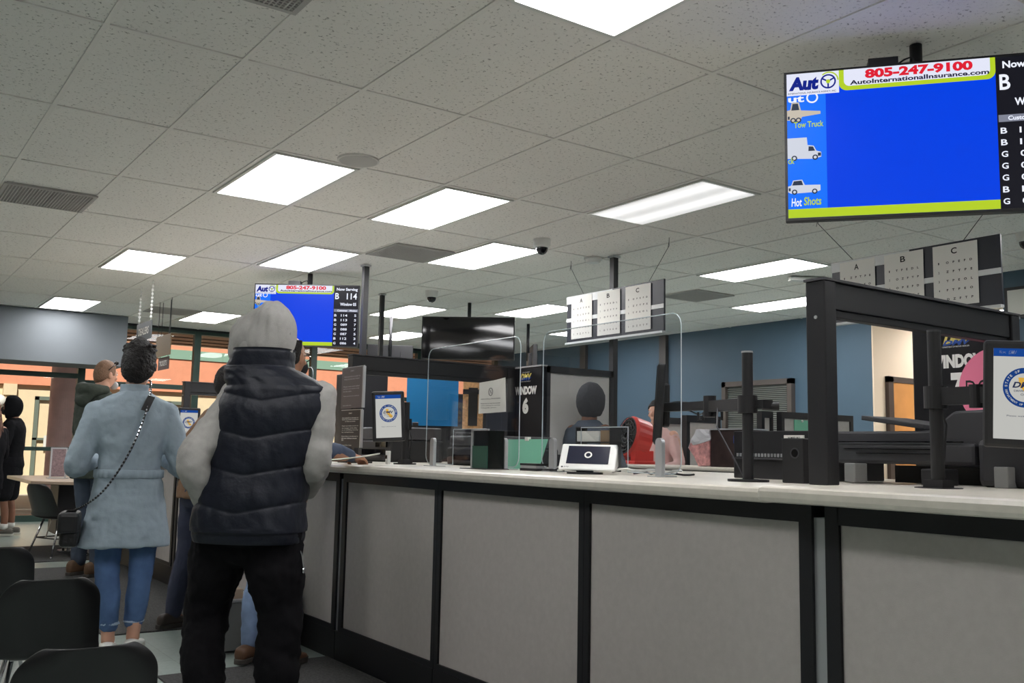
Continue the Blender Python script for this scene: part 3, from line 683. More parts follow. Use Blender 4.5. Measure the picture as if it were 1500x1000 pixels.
# ------------------------------------------------------------------ tablets on arms
M_navyb = emat('tablet_header_blue', (20, 70, 150), .8); M_tabw = emat('tablet_white', (205, 205, 200), .75)
M_seal = emat('seal_blue', (20, 62, 130), .8); M_sealg = emat('seal_gold', (225, 175, 70), .8); M_tink = emat('tablet_ink', (40, 50, 80), .8)
def tablet(c, az, W, H, label, pole, roll=0., lean=0., z_arm=1.32, ptop=1.49, text=True):
    n = Vector((math.sin(R(az)), math.cos(R(az)), 0)); u = Vector((0, 0, 1)); r = u.cross(n)
    M = Matrix.Rotation(roll, 3, n); r = M @ r; u = M @ u
    c = Vector(c)
    t = thing('tablet_display', label, 'display', (pole[0], pole[1], ZT), group='counter tablets on poles')
    px, py = pole
    obj('pole', MB().cyl((px, py, ZT), (px, py, ptop), .019, 20), M_blk, t)
    obj('pole_cap', MB().cyl((px, py, ptop), (px, py, ptop+.006), .0195, 20), M_dkgrey, t)
    obj('base', MB().cyl((px, py, ZT), (px, py, ZT+.008), .065, 28).box(px-.03, px+.03, py-.03, py+.03, ZT+.008, ZT+.03), M_blk, t)
    obj('clamp', MB().cyl((px, py, z_arm-.035), (px, py, z_arm+.03), .033, 20).cyl((px+.03, py-.02, z_arm), (px+.06, py-.035, z_arm), .012, 12), M_blk, t)
    back = c-n*.03
    mid = (Vector((px, py, z_arm))+back)/2+Vector((0, 0, 0)); mid.z = z_arm
    tgt = Vector((back.x, back.y, z_arm))
    obj('arm', MB().bar((px, py, z_arm), mid, .035, .05).bar(mid, tgt, .03, .045).cyl(mid+Vector((0, 0, -.035)), mid+Vector((0, 0, .03)), .022, 16), M_blk, t)
    obj('cable', MB().tube([(px+.02, py, z_arm-.03), (px+.035, py-.01, z_arm-.08), (px+.03, py, z_arm-.2), (px+.022, py, ZT+.06), (px+.05, py, ZT+.01)], .003, 6), M_blk, t)
    obj('case', MB().obox(c-n*.012, r, n, u, W/2, .012, H/2), M_blk, t, bevel=.01)
    P = Panel(c-r*W/2-u*H/2, r, u, t)
    b = W*.115
    P.rect('display', b, W-b, b*1.05, H-b, M_tabw, d=.0006)
    P.rect('header', b, W-b, H-b-H*.075, H-b, M_navyb, d=.0014)
    cx, cy, rad = W/2, H*.56, W*.27
    P.disc('seal_disc', cx, cy, rad, M_seal, d=.0014)
    P.disc('seal_field', cx, cy, rad*.72, M_tabw, d=.0022)
    P.poly('state_outline', [(cx-rad*.3, cy+rad*.5), (cx+rad*.02, cy+rad*.5), (cx+rad*.02, cy+rad*.15), (cx+rad*.48, cy-rad*.3), (cx+rad*.42, cy-rad*.5), (cx+rad*.15, cy-rad*.48), (cx-rad*.02, cy-rad*.2), (cx-rad*.25, cy+rad*.05)], M_sealg, d=.003)
    P.text('DMV', cx-rad*.58, cx+rad*.58, cy-rad*.02, cy+rad*.28, M_tink, d=.004, bold=.035, shear=.3)
    P.text('DRIVING', cx-rad*.5, cx+rad*.1, cy-rad*.22, cy-rad*.12, M_tink, d=.004, bold=.01)
    P.text('CHANGE', cx-rad*.2, cx+rad*.4, cy-rad*.4, cy-rad*.3, M_tink, d=.004, bold=.01)
    if text:
        for k, ch in enumerate('STATE OF CALIFORNIA'):
            if ch == ' ': continue
            a = PI-PI*(k+.5)/19; q = rad*.86
            P.text(ch, cx+q*math.cos(a)-rad*.045, cx+q*math.cos(a)+rad*.045, cy+q*math.sin(a)-rad*.06, cy+q*math.sin(a)+rad*.06, M_tabw, d=.003, bold=.02, rot=a-PI/2)
        for k, ch in enumerate('DEPARTMENT OF MOTOR VEHICLES'):
            if ch == ' ': continue
            a = PI*1.04+PI*.92*(k+.5)/28; q = rad*.86
            P.text(ch, cx+q*math.cos(a)-rad*.035, cx+q*math.cos(a)+rad*.035, cy+q*math.sin(a)-rad*.05, cy+q*math.sin(a)+rad*.05, M_tabw, d=.003, bold=.02, rot=a+PI/2)
    P.text('Welcome', b*1.6, b*2.3, H-b-H*.05, H-b-H*.022, M_tabw, d=.0022)
    P.text('DMV', b*2.6, b*3.5, H-b-H*.055, H-b-H*.018, M_tabw, d=.0022, bold=.03, shear=.3)
    P.text('Please wait for service', W*.28, W*.72, H*.29, H*.305, M_tink, d=.0016)
tablet((2.58, 1.285, 1.296), 232, .198, .29, 'tablet display with round state seal, cut by the right edge', (2.608, 1.555), roll=-.04, z_arm=1.30)
tablet((2.40, 4.555, 1.29), 206, .175, .27, 'tablet display with round state seal in front of the left frame', (2.66, 4.83), roll=.06, z_arm=1.26, ptop=1.38)
tablet((2.19, 7.42, 1.27), 196, .165, .26, 'far tablet display partly behind the grey sleeve', (2.55, 7.75), roll=.0, z_arm=1.26, ptop=1.36)
# monitor seen edge-on on its long arm
t = thing('monitor_on_arm', 'black monitor seen edge-on, on a long jointed arm from a black pole', 'monitor', (2.57, 2.228, ZT))
obj('pole', MB().cyl((2.57, 2.228, ZT), (2.57, 2.228, 1.475), .019, 24), M_ink, t)
obj('pole_cap', MB().cyl((2.57, 2.228, 1.475), (2.57, 2.228, 1.481), .02, 24), M_alu, t)
obj('base', MB().cyl((2.57, 2.228, ZT), (2.57, 2.228, ZT+.008), .07, 28), M_blk, t)
obj('clamp', MB().cyl((2.57, 2.228, 1.265), (2.57, 2.228, 1.325), .034, 24).box(2.57, 2.62, 2.16, 2.2, 1.28, 1.31).cyl((2.60, 2.19, 1.29), (2.64, 2.15, 1.29), .014, 12), M_blk, t)
E1 = Vector((2.68, 2.507, 1.30)); E2 = Vector((2.79, 2.856, 1.309))
obj('arm', MB().bar((2.57, 2.228, 1.296), E1, .03, .042).bar(E1+Vector((0, 0, .004)), E2, .03, .034).cyl(E1+Vector((0, 0, -.04)), E1+Vector((0, 0, .04)), .024, 18), M_blk, t)
obj('cable_clip', MB().tube([E1+Vector((0, .03, -.02)), E1+Vector((0, .035, -.05)), E1+Vector((0, .06, -.05)), E1+Vector((0, .06, -.02))], .005, 6).tube([E1+Vector((0, -.03, -.02)), E1+Vector((0, -.035, -.05)), E1+Vector((0, -.06, -.05)), E1+Vector((0, -.06, -.02))], .005, 6), M_blk, t)
obj('cable', MB().tube([E2+Vector((0, 0, .0)), (2.74, 2.70, 1.30), (2.70, 2.58, 1.27), (2.64, 2.43, 1.30), (2.58, 2.38, 1.22), (2.57, 2.3, 1.12), (2.58, 2.26, 1.05)], .003, 6).tube([E2+Vector((0, 0, .015)), (2.76, 2.76, 1.33), (2.72, 2.66, 1.322)], .003, 6), M_dkgrey, t)
mc = Vector((2.857, 2.96, 1.322)); vd = Vector((mc.x, mc.y, 0)).normalized()   # slab turned so that its narrow edge shows
sd = Vector((vd.y, -vd.x, 0)); tiltu = Vector((sd.x*.06, sd.y*.06, 1)).normalized()
obj('screen_housing', MB().obox(mc, vd, tiltu.cross(vd), tiltu, .21, .017, .165), M_blk, t, bevel=.008)
obj('back_bulge', MB().obox(mc+sd*.026, vd, sd, Vector((0, 0, 1)), .10, .016, .09), M_blk, t, bevel=.01)
obj('screen_glass', MB().obox(mc-sd*.0185, vd, sd, tiltu, .20, .0015, .155), M_gloss, t)
obj('swivel', MB().cyl(E2, mc+sd*.03, .02, 16), M_blk, t)

# ------------------------------------------------------------------ hanging notices beside the tablet
def notice(y1, y0, z0, z1, bg, label, rows, cream):
    t = thing('black_notice', label, 'notice', (2.5, (y0+y1)/2, z1), group='black notices on the frame')
    obj('board', MB().box(2.50, 2.508, y0, y1, z0, z1), bg, t)
    obj('sleeve_edge', MB().box(2.496, 2.512, y0-.012, y0, z0, z1).box(2.505, 2.512, y0, y1, z1, z1+.005), M_alu, t)
    P = Panel((2.50, y1, z0), (0, -1, 0), (0, 0, 1), t); W, H = y1-y0, z1-z0
    for k, (a, b, z, s) in enumerate(rows):
        P.text(s, W*a, W*b, H*z, H*z+.008, M_paper if cream else M_alu, d=.001, bold=.015)
rowsA = [(.42, .58, .90, 'DMV'), (.12, .88, .76, 'THIS COUNTER IS CLOSED TO'), (.12, .85, .70, 'WALK IN VISITORS TODAY'), (.1, .85, .52, 'Please wait until called'), (.1, .85, .46, 'and have your papers ready'), (.1, .5, .40, 'for the clerk.'), (.1, .85, .28, 'Thank you for your patience'), (.1, .5, .05, 'Department of Motor Vehicles')]
rowsB = [(.42, .58, .90, 'DMV'), (.1, .9, .78, 'It is unlawful to threaten or'), (.1, .9, .73, 'harm any public employee'), (.25, .75, .68, 'on these premises'), (.1, .9, .56, 'Report any matter at once to'), (.1, .85, .50, 'the manager of this office'), (.1, .9, .45, 'or to building security'), (.1, .7, .39, 'by telephone.'), (.1, .9, .28, 'Recording is not allowed in'), (.1, .85, .23, 'this area without consent'), (.1, .2, .18, '2021'), (.05, .6, .04, 'Department of Motor Vehicles')]
notice(5.37, 5.08, 1.355, 1.60, mat('warm_grey_notice', (92, 84, 86), .4), 'dark grey framed notice, the upper of two beside the seal tablet', rowsA, False)
notice(5.37, 5.09, 1.12, 1.342, mat('black_notice_card', (32, 32, 36), .4), 'black framed notice with white lines, the lower of two beside the seal tablet', rowsB, True)
tag(obj('notice_post', MB().box(2.515, 2.54, 5.19, 5.23, ZT, 1.6).box(2.46, 2.60, 5.12, 5.30, ZT, ZT+.01), M_ink), 'thin black post carrying two dark notices', 'post')

# ------------------------------------------------------------------ things on the counter top
# card reader
t = thing('card_terminal', 'white tilted payment terminal with dark screen on the counter', 'terminal', (2.53, 3.04, ZT))
cr = Vector((2.53, 3.04, ZT)); n = Vector((-.56, -.62, .62)).normalized(); r = Vector((.80, -.60, 0)).normalized(); r = (r-n*r.dot(n)).normalized(); u = n.cross(r)
u = -u if u.z < 0 else u
obj('base', MB().cyl(cr+Vector((0, .02, 0)), cr+Vector((0, .02, .008)), .075, 30).cyl(cr+Vector((0, .02, .008)), cr+Vector((0, .02, .03)), .035, 20), M_blk, t)
rr_ = Vector((.62, -.785, 0)); nn = Vector((-.62, -.50, .60)).normalized(); rr_ = (rr_-nn*rr_.dot(nn)).normalized(); uu = nn.cross(rr_)
if uu.z < 0: uu = -uu
cc3 = cr+Vector((0, 0, .072))
q = []
for sx_, sy_ in ((-1, -1), (1, -1), (1, 1), (-1, 1)): q.append(cc3+rr_*sx_*.118+uu*sy_*.066)
mb = MB(); top_ = [mb.bm.verts.new(p) for p in q]; bot_ = [mb.bm.verts.new(p) for p in (q[0]-nn*.012, q[1]-nn*.012, Vector((q[2].x+.02, q[2].y+.02, ZT+.03)), Vector((q[3].x+.02, q[3].y+.02, ZT+.03)))]
mb.bm.faces.new(top_); mb.bm.faces.new(bot_[::-1])
for k in range(4): mb.bm.faces.new((top_[k], bot_[k], bot_[(k+1) % 4], top_[(k+1) % 4]))
obj('shell', mb, mat('glossy_white_plastic', (232, 233, 230), .25), t, bevel=.008)
P = Panel(cc3-rr_*.118-uu*.066, rr_, uu, t)
P.rect('display', .03, .206, .028, .118, mat('terminal_screen', (40, 42, 58), .15), d=.001)
P.ring('logo_ring', .118, .073, .010, .016, M_wt, d=.002, n=30)
P.rect('badge', .012, .02, .008, .014, M_dkgrey, d=.001)
P.text('pay', .024, .045, .008, .015, M_dkgrey, d=.001)
# white cables
cb = MB()
pts = [(2.60+.01*k, 2.97-.034*k, ZT+.012+.014*abs(math.sin(k*.9))) for k in range(10)]
cb.tube(pts, .005, 8)
tag(obj('white_cable', cb, M_white, smooth=True), 'coiled white cable lying right of the payment terminal', 'cable')
cb = MB(); cb.tube([(2.70+.02*math.sin(k*.8), 2.95-.03*k, ZT+.006+.006*abs(math.sin(k))) for k in range(12)], .004, 8)
tag(obj('black_cable', cb, M_blk, smooth=True), 'black cable lying at the foot of the big clear shield', 'cable')
# stapler-like block, puck
t = thing('tape_block', 'small black and grey block on the counter left of the payment terminal', 'desk accessory', (2.6, 3.52, ZT))
obj('base', MB().box(2.58, 2.64, 3.46, 3.59, ZT, ZT+.012), M_blk, t); obj('body', MB().box(2.582, 2.638, 3.462, 3.588, ZT+.012, ZT+.024), M_alu, t); obj('lid', MB().box(2.58, 2.64, 3.46, 3.59, ZT+.024, ZT+.034), M_blk, t)
t = thing('small_plug', 'little black plug beside the payment terminal', 'plug', (2.6, 3.38, ZT)); obj('body', MB().box(2.58, 2.62, 3.36, 3.42, ZT, ZT+.014), M_blk, t, bevel=.004); obj('lead', MB().tube([(2.6, 3.36, ZT+.007), (2.61, 3.33, ZT+.02), (2.62, 3.31, ZT+.005)], .003, 6), M_blk, t)
# green translucent sleeve sheet
M_grn = mat('mint_green_sheet', (118, 190, 160), .5)
mb = MB(); mb.prism([(2.80, 4.04, ZT), (2.80, 3.74, ZT), (2.84, 3.72, 1.18), (2.84, 4.06, 1.178)], (.002, 0, 0))
t = thing('green_sheet', 'mint green sheet standing upright behind the shield bracket', 'sheet', (2.8, 3.9, ZT)); obj('sheet', mb, M_grn, t)
obj('clip', MB().box(2.83, 2.85, 3.875, 3.9, 1.17, 1.19), M_paper, t)
# desk mirror box
t = thing('desk_sign_holder', 'open dark box holder with pale edges showing a green sheet', 'holder', (2.52, 3.8, ZT))
obj('pale_frame', MB().box(2.50, 2.508, 3.878, 3.888, ZT, 1.22).box(2.50, 2.508, 3.74, 3.888, 1.212, 1.22).box(2.508, 2.60, 3.882, 3.888, 1.212, 1.22), M_alu, t)
obj('box', MB().box(2.508, 2.60, 3.75, 3.876, ZT, 1.212), mat('bottle_black', (16, 20, 19), .2), t)
obj('green_insert', MB().box(2.502, 2.507, 3.75, 3.876, ZT+.005, ZT+.11), mat('dark_green_sheet', (30, 74, 60), .4), t)
obj('base', MB().box(2.46, 2.61, 3.72, 3.92, ZT, ZT+.004), M_ink, t)
# dark document scanners and printers behind the counter edge
def printer(x0, x1, y0, y1, z0, z1, label, tray=True, m=None):
    t = thing('printer', label, 'printer', ((x0+x1)/2, (y0+y1)/2, z0))
    h = z1-z0; m = m or M_blk
    obj('body', MB().box(x0, x1, y0, y1, z0, z0+h*.62), m, t, bevel=.012)
    obj('lid', MB().box(x0+.01, x1-.01, y0+.01, y1-.01, z0+h*.64, z1), M_dkgrey, t, bevel=.01)
    obj('control_panel', MB().box(x0-.012, x0, y0+.05, y0+.2, z0+h*.42, z0+h*.6), M_gloss, t)
    if tray: obj('output_tray', MB().box(x0-.03, x0+.02, y0+.12, y1-.12, z0+h*.12, z0+h*.16), M_dkgrey, t)
    obj('paper_slot', MB().box(x0-.003, x0+.01, y0+.08, y1-.08, z0+h*.2, z0+h*.36), M_gloss, t)
printer(2.95, 3.4, 4.35, 4.85, ZT, 1.2, 'low black printer behind the seal tablet')
printer(2.95, 3.35, 5.55, 6.05, ZT, 1.26, 'black printer on the counter behind the left frame')
# wide black copier body with louvres (px 1067-1192)
t = thing('desktop_scanner', 'wide black desktop machine with a label, behind the black pole', 'machine', (3.05, 2.41, ZT))
obj('body', MB().box(2.93, 3.35, 2.22, 2.615, ZT, 1.215), M_ink, t, bevel=.004)
gr_ = MB()
for k in range(24): gr_.box(2.925, 2.93, 2.23+.0155*k, 2.238+.0155*k, 1.115, 1.128)
obj('louvre', gr_, M_alu, t)
obj('shelf_edge', MB().box(2.915, 2.93, 2.225, 2.61, 1.105, 1.112), M_dkgrey, t)
obj('asset_label', MB().box(2.924, 2.93, 2.27, 2.36, 1.178, 1.198), M_paper, t)
P = Panel((2.924, 2.36, 1.178), (0, -1, 0), (0, 0, 1), t); P.text('NUMBER 0412', .02, .075, .007, .014, M_ink2, d=.001, bold=.02)
# speaker
t = thing('desk_speaker', 'upright black desktop speaker with a round cone beside the tall frame', 'speaker', (2.65, 2.07, ZT))
obj('cabinet', MB().box(2.62, 2.72, 2.035, 2.125, ZT, 1.18), M_blk, t, bevel=.004)
sr = MB(); P = Panel((2.62, 2.125, ZT), (0, -1, 0), (0, 0, 1), t); P.ring('cone_ring', .055, .10, .014, .018, M_dkgrey, d=.001, n=28); P.disc('cone', .055, .10, .013, M_gloss, d=.001, n=24)
P.rect('top_edge', 0, .09, .148, .15, M_dkgrey, d=.001)
# big multifunction printer on grey leg stand (right)
t = thing('printer', 'big black multifunction printer on a grey leg stand at the right', 'printer', (3.3, 1.5, ZT))
M_pr = mat('printer_charcoal', (52, 52, 56), .5, bump=.05, bscale=300)
Y0, Y1 = .78, 1.80
PX = 2.95
mb = MB(); mb.prism([(PX, 2.16, 1.115), (PX, 2.16, 1.212), (PX, 2.16-.32, 1.212), (PX, 1.78, 1.215), (PX, 1.70, 1.275), (PX, .95, 1.30), (PX, .95, 1.115)], (.5, 0, 0))
obj('scanner_body', mb, M_pr, t, bevel=.008)
obj('lower_body', MB().box(2.93, 3.44, 1.62, 2.165, 1.10, 1.172), M_pr, t, bevel=.012)
obj('lower_body_front', MB().box(2.90, 3.44, .9, 1.60, ZT+.006, 1.185), mat('printer_black', (40, 40, 44), .45), t, bevel=.02)
obj('groove', MB().box(2.927, 2.935, 1.66, 2.15, 1.173, 1.177).box(2.926, 2.935, 1.75, 2.1, 1.15, 1.152).box(2.926, 2.935, 1.75, 2.05, 1.135, 1.137), M_gloss, t)
obj('input_tray', MB().obox((3.10, 1.93, 1.243), (.1, 1, .14), (1, 0, 0), (0, -.1, 1), .13, .14, .008), M_pr, t, bevel=.003)
obj('hand_recess', MB().box(2.893, 2.905, 1.20, 1.40, 1.07, 1.105), M_gloss, t, bevel=.004)
for y in (2.03, 1.505):
    obj('leg', MB().box(2.86, 2.93, y-.022, y+.022, ZT+.006, 1.10), mat('stand_grey', (128, 128, 128), .5), t, bevel=.003)
obj('output_box', MB().box(3.05, 3.35, 1.66, 1.98, ZT+.006, 1.095), M_blk, t)
t = thing('card_printer', 'small black and grey device between the printer legs', 'device', (2.8, 1.68, ZT))
obj('body', MB().box(2.82, 2.9, 1.66, 1.74, ZT+.007, 1.088), M_blk, t, bevel=.004); obj('grey_face', MB().box(2.812, 2.82, 1.665, 1.69, ZT+.012, 1.085), M_alu, t); obj('slots', MB().box(2.809, 2.812, 1.667, 1.688, 1.065, 1.069).box(2.809, 2.812, 1.667, 1.688, 1.052, 1.056), M_gloss, t)
t = thing('paper_pile', 'small pile of white and green papers at the foot of the tall frame', 'papers', (2.75, 1.99, ZT))
obj('sheets', MB().box(2.72, 2.84, 2.06, 2.20, ZT+.0, ZT+.035), M_paper, t); obj('green_sheet', MB().box(2.72, 2.84, 2.08, 2.2, ZT+.036, ZT+.04), M_grn, t)
# letter tray with folders
t = thing('letter_tray', 'black letter tray of stacked folders behind the big clear shield', 'tray', (3.1, 3.55, ZT))
f = MB()
for z in (1.03, 1.10, 1.165, 1.238): f.box(2.98, 3.05, 3.42, 3.68, z, z+.006)
f.box(2.98, 3.05, 3.674, 3.68, ZT, 1.244).box(2.98, 3.05, 3.42, 3.426, ZT, 1.244)
obj('frame', f, M_blk, t)
obj('papers', MB().box(2.982, 3.045, 3.50, 3.67, 1.172, 1.222).box(2.982, 3.045, 3.50, 3.67, 1.107, 1.125).box(2.982, 3.045, 3.50, 3.66, 1.037, 1.05), M_paper, t)
obj('folder', MB().box(2.984, 3.045, 3.43, 3.495, 1.04, 1.225), mat('manila_folder', (150, 125, 98), .8), t)
# small items seen left of window 6
t = thing('pill_bottle', 'small orange capped bottle with a phone behind the clear shield', 'bottle', (3.0, 4.2, ZT))
obj('bottle', MB().cyl((3.0, 4.18, ZT), (3.0, 4.18, ZT+.10), .022, 20), M_white, t); obj('cap', MB().cyl((3.0, 4.18, ZT+.10), (3.0, 4.18, ZT+.13), .023, 20), mat('tan_cap', (200, 160, 100), .6), t)
t = thing('usb_hub', 'small white upright gadget at the foot of the seal tablet pole', 'gadget', (2.58, 4.88, ZT))
obj('body', MB().box(2.57, 2.59, 4.87, 4.9, ZT, ZT+.075), M_white, t, bevel=.003); obj('slot', MB().box(2.566, 2.57, 4.877, 4.893, ZT+.03, ZT+.05), M_gloss, t)
tag(obj('paper_sheet', MB().box(2.3, 2.5, 4.25, 4.5, ZT, ZT+.0015), M_paper), 'loose white sheet lying on the counter by the seal tablet', 'paper')

# ------------------------------------------------------------------ back of house
def partition(x0, x1, y, z, label, t_=.06, mats=M_fab):
    t = thing('cubicle_partition', label, 'partition', ((x0+x1)/2, y, 0))
    obj('panel', MB().box(x0+.04, x1-.04, y+.012, y+t_-.012, .08, z-.06), mats, t)
    obj('frame', MB().box(x0, x0+.04, y, y+t_, 0, z).box(x1-.04, x1, y, y+t_, 0, z).box(x0+.04, x1-.04, y, y+t_, z-.06, z).box(x0+.04, x1-.04, y, y+t_, .95, 1.0), M_ink, t)
partition(6.07, 6.50, 5.95, 1.46, 'tall grey cubicle panel right of the red fan')
partition(6.28, 6.68, 6.5, 1.46, 'low beige cubicle panel behind the edge-on monitor')
partition(7.0, 7.16, 5.9, 1.53, 'narrow grey cubicle panel just right of the black pole')
t = thing('cubicle_partition', 'beige cubicle panel with a mint paper pinned on it', 'partition', (7.45, 5.8, 0))
obj('panel', MB().box(7.2, 8.2, 5.812, 5.848, .08, 1.47), M_fab, t); obj('frame', MB().box(7.16, 8.25, 5.8, 5.86, 1.47, 1.53).box(7.16, 7.2, 5.8, 5.86, 0, 1.47).box(8.2, 8.25, 5.8, 5.86, 0, 1.47).box(7.2, 8.2, 5.8, 5.86, 0, .08), M_ink, t)
t = thing('pinned_paper', 'mint green paper pinned to the beige cubicle panel', 'paper', (7.4, 5.79, 1.4)); obj('sheet', MB().box(7.34, 7.56, 5.80, 5.806, 1.33, 1.46), M_grn, t); obj('pin', MB().ell((7.45, 5.795, 1.45), .012, .012, .012), M_white, t)
t = thing('wall_picture', 'small dark framed picture on the far right wall', 'picture', (8.98, 4.5, 2.5)); obj('frame', MB().box(8.97, 9.0, 4.40, 4.62, 2.45, 2.75), M_ink, t); obj('print', MB().box(8.965, 8.97, 4.43, 4.59, 2.48, 2.72), M_paper, t)
# back counter
tag(obj('back_worktop', MB().box(4.9, 5.42, 3.9, 6.2, 1.005, 1.035), M_top, bevel=.01), 'pale worktop across the room behind the shields', 'worktop')
t = thing('back_counter', 'dark base under the pale worktop across the room', 'counter', (5.3, 6.5, 0)); obj('body', MB().box(4.95, 5.4, 3.95, 6.15, 0, 1.004), M_ink, t); obj('reveal', MB().box(4.94, 4.95, 3.95, 6.15, .90, .905), M_dkgrey, t)
# red and black drum fan
t = thing('drum_fan', 'red and black drum fan on the pale worktop behind the shield', 'fan', (5.1, 5.55, 1.035))
fc = Vector((5.10, 5.56, 1.24)); ax_ = Vector((-.88, .22, .2)).normalized(); ux_ = ax_.orthogonal().normalized(); vx_ = ax_.cross(ux_)
M_red = mat('red_plastic', (205, 52, 45), .35)
def hoop(c, r, n=32): return [c+(ux_*math.cos(2*PI*k/n)+vx_*math.sin(2*PI*k/n))*r for k in range(n)]
obj('drum', MB().loft([hoop(fc-ax_*.09, .12), hoop(fc-ax_*.08, .15), hoop(fc+ax_*.05, .16), hoop(fc+ax_*.07, .15)]), M_red, t, smooth=False)
g_ = MB()
for rr2 in (.03, .06, .09, .12, .145): g_.tube(hoop(fc+ax_*.08, rr2)+[hoop(fc+ax_*.08, rr2)[0]], .004, 6)
for k in range(16): a_ = 2*PI*k/16; g_.tube([fc+ax_*.08+(ux_*math.cos(a_)+vx_*math.sin(a_))*.02, fc+ax_*.08+(ux_*math.cos(a_)+vx_*math.sin(a_))*.148], .003, 6)
obj('guard', g_, M_blk, t); obj('inner', MB().loft([hoop(fc+ax_*.071, .14), hoop(fc+ax_*.073, .14)]), M_gloss, t)
obj('stand', MB().box(5.0, 5.2, 5.45, 5.5, 1.035, 1.14).box(5.0, 5.2, 5.62, 5.67, 1.035, 1.14).box(4.99, 5.21, 5.44, 5.68, 1.035, 1.06), M_red, t, bevel=.006)
# bag of sweets and dark box
t = thing('plastic_bag', 'clear plastic bag of pinkish contents leaning on a dark box', 'bag', (5.0, 4.75, 1.035))
bg = MB(); bg.prism([(4.98, 4.76, 1.04), (4.98, 4.86, 1.16), (4.98, 4.78, 1.29), (4.98, 4.66, 1.29), (4.98, 4.66, 1.04)], (.12, 0, 0)); bmesh.ops.subdivide_edges(bg.bm, edges=bg.bm.edges, cuts=3, use_grid_fill=True)
for v in bg.bm.verts: v.co += Vector((noise.noise(v.co*22), noise.noise(v.co*22+Vector((5, 5, 5))), noise.noise(v.co*22+Vector((9, 1, 5)))))*.012
m = mat('bag_contents', (205, 150, 148), .3, var=.35, vscale=30); obj('bag', bg, m, t)
bg = MB(); bg.prism([(4.972, 4.868, 1.165), (4.972, 4.785, 1.297), (4.972, 4.65, 1.297), (4.972, 4.65, 1.22)], (.13, 0, 0)); bmesh.ops.subdivide_edges(bg.bm, edges=bg.bm.edges, cuts=3, use_grid_fill=True)
for v in bg.bm.verts: v.co += Vector((noise.noise(v.co*25), noise.noise(v.co*25+Vector((5, 5, 5))), noise.noise(v.co*25+Vector((9, 1, 5)))))*.010
obj('crumpled_top', bg, mat('clear_wrap', (205, 206, 210), .2), t)
t = thing('desk_box', 'dark wood-grain box standing on the pale worktop beside the bag', 'box', (5.05, 4.5, 1.035)); obj('body', MB().box(4.98, 5.2, 4.34, 4.65, 1.035, 1.29), mat('dark_grain', (52, 40, 38), .3, var=.4, vscale=14), t); obj('lid', MB().box(4.97, 5.21, 4.335, 4.655, 1.29, 1.30), M_alu, t)
obj('label', MB().box(4.975, 4.98, 4.36, 4.44, 1.2, 1.25), M_lblue, t)
# blue poster and cork board seen through the left frame
t = thing('blue_board', 'bright blue blank board seen through the left frame', 'board', (3.95, 6.08, 0)); 
bx = MB().obox((3.56, 6.075, 1.48), (.34, -.215, 0), (.215, .34, 0), (0, 0, 1), .19, .008, .19); obj('face', bx, mat('bright_blue_board', (28, 128, 190), .4), t)
obj('stand', MB().obox((3.565, 6.087, 1.16), (.34, -.215, 0), (.215, .34, 0), (0, 0, 1), .17, .01, .13), M_ink, t)
t = thing('cork_board', 'cork board with a dark poster beside the bright blue board', 'board', (3.85, 5.9, 0))
cd_ = Vector((.34, -.215, 0)).normalized(); cn_ = Vector((-.215, -.34, 0)).normalized(); cc_ = Vector((3.80, 5.895, 1.47))
obj('cork', MB().obox(cc_, cd_, cn_, (0, 0, 1), .075, .008, .20), mat('cork', (222, 172, 120), .95, bump=.5, bscale=120, var=.25, vscale=60), t)
obj('poster', MB().obox(cc_+cn_*.01+Vector((0, 0, -.035))+cd_*.0, cd_, cn_, (0, 0, 1), .034, .002, .14), M_ink, t)
obj('poster', MB().obox(cc_+cn_*.012+Vector((0, 0, .075)), cd_, cn_, (0, 0, 1), .075, .002, .018), M_ink, t)
obj('stand', MB().obox(cc_-Vector((0, 0, .85))-cn_*.02, cd_, cn_, (0, 0, 1), .07, .01, .62), M_ink, t)
# tall dark cabinet between the slits of orange
tag(obj('tall_cabinet', MB().box(3.35, 3.62, 6.9, 7.3, ZT, 1.72), M_ink, bevel=.004), 'tall black cabinet on the counter seen through the left frame', 'cabinet')
tag(obj('tall_cabinet', MB().box(4.3, 5.1, 7.0, 7.4, 0, 1.60), M_ink, bevel=.004), 'wide black cabinet behind the cork board', 'cabinet')
tag(obj('tall_cabinet', MB().box(3.82, 4.25, 5.45, 5.75, 0, 1.60), M_ink, bevel=.004), 'black cabinet directly behind the taped notice', 'cabinet')
tag(obj('storage_unit', MB().box(3.85, 4.6, 6.2, 6.6, 0, 1.25), M_dkgrey, bevel=.004), 'dark grey storage unit low behind the cork board', 'cabinet')
tag(obj('storage_unit', MB().box(3.85, 4.8, 3.2, 4.3, 0, .98), M_dkgrey, bevel=.004), 'dark grey storage unit behind the letter tray', 'cabinet')
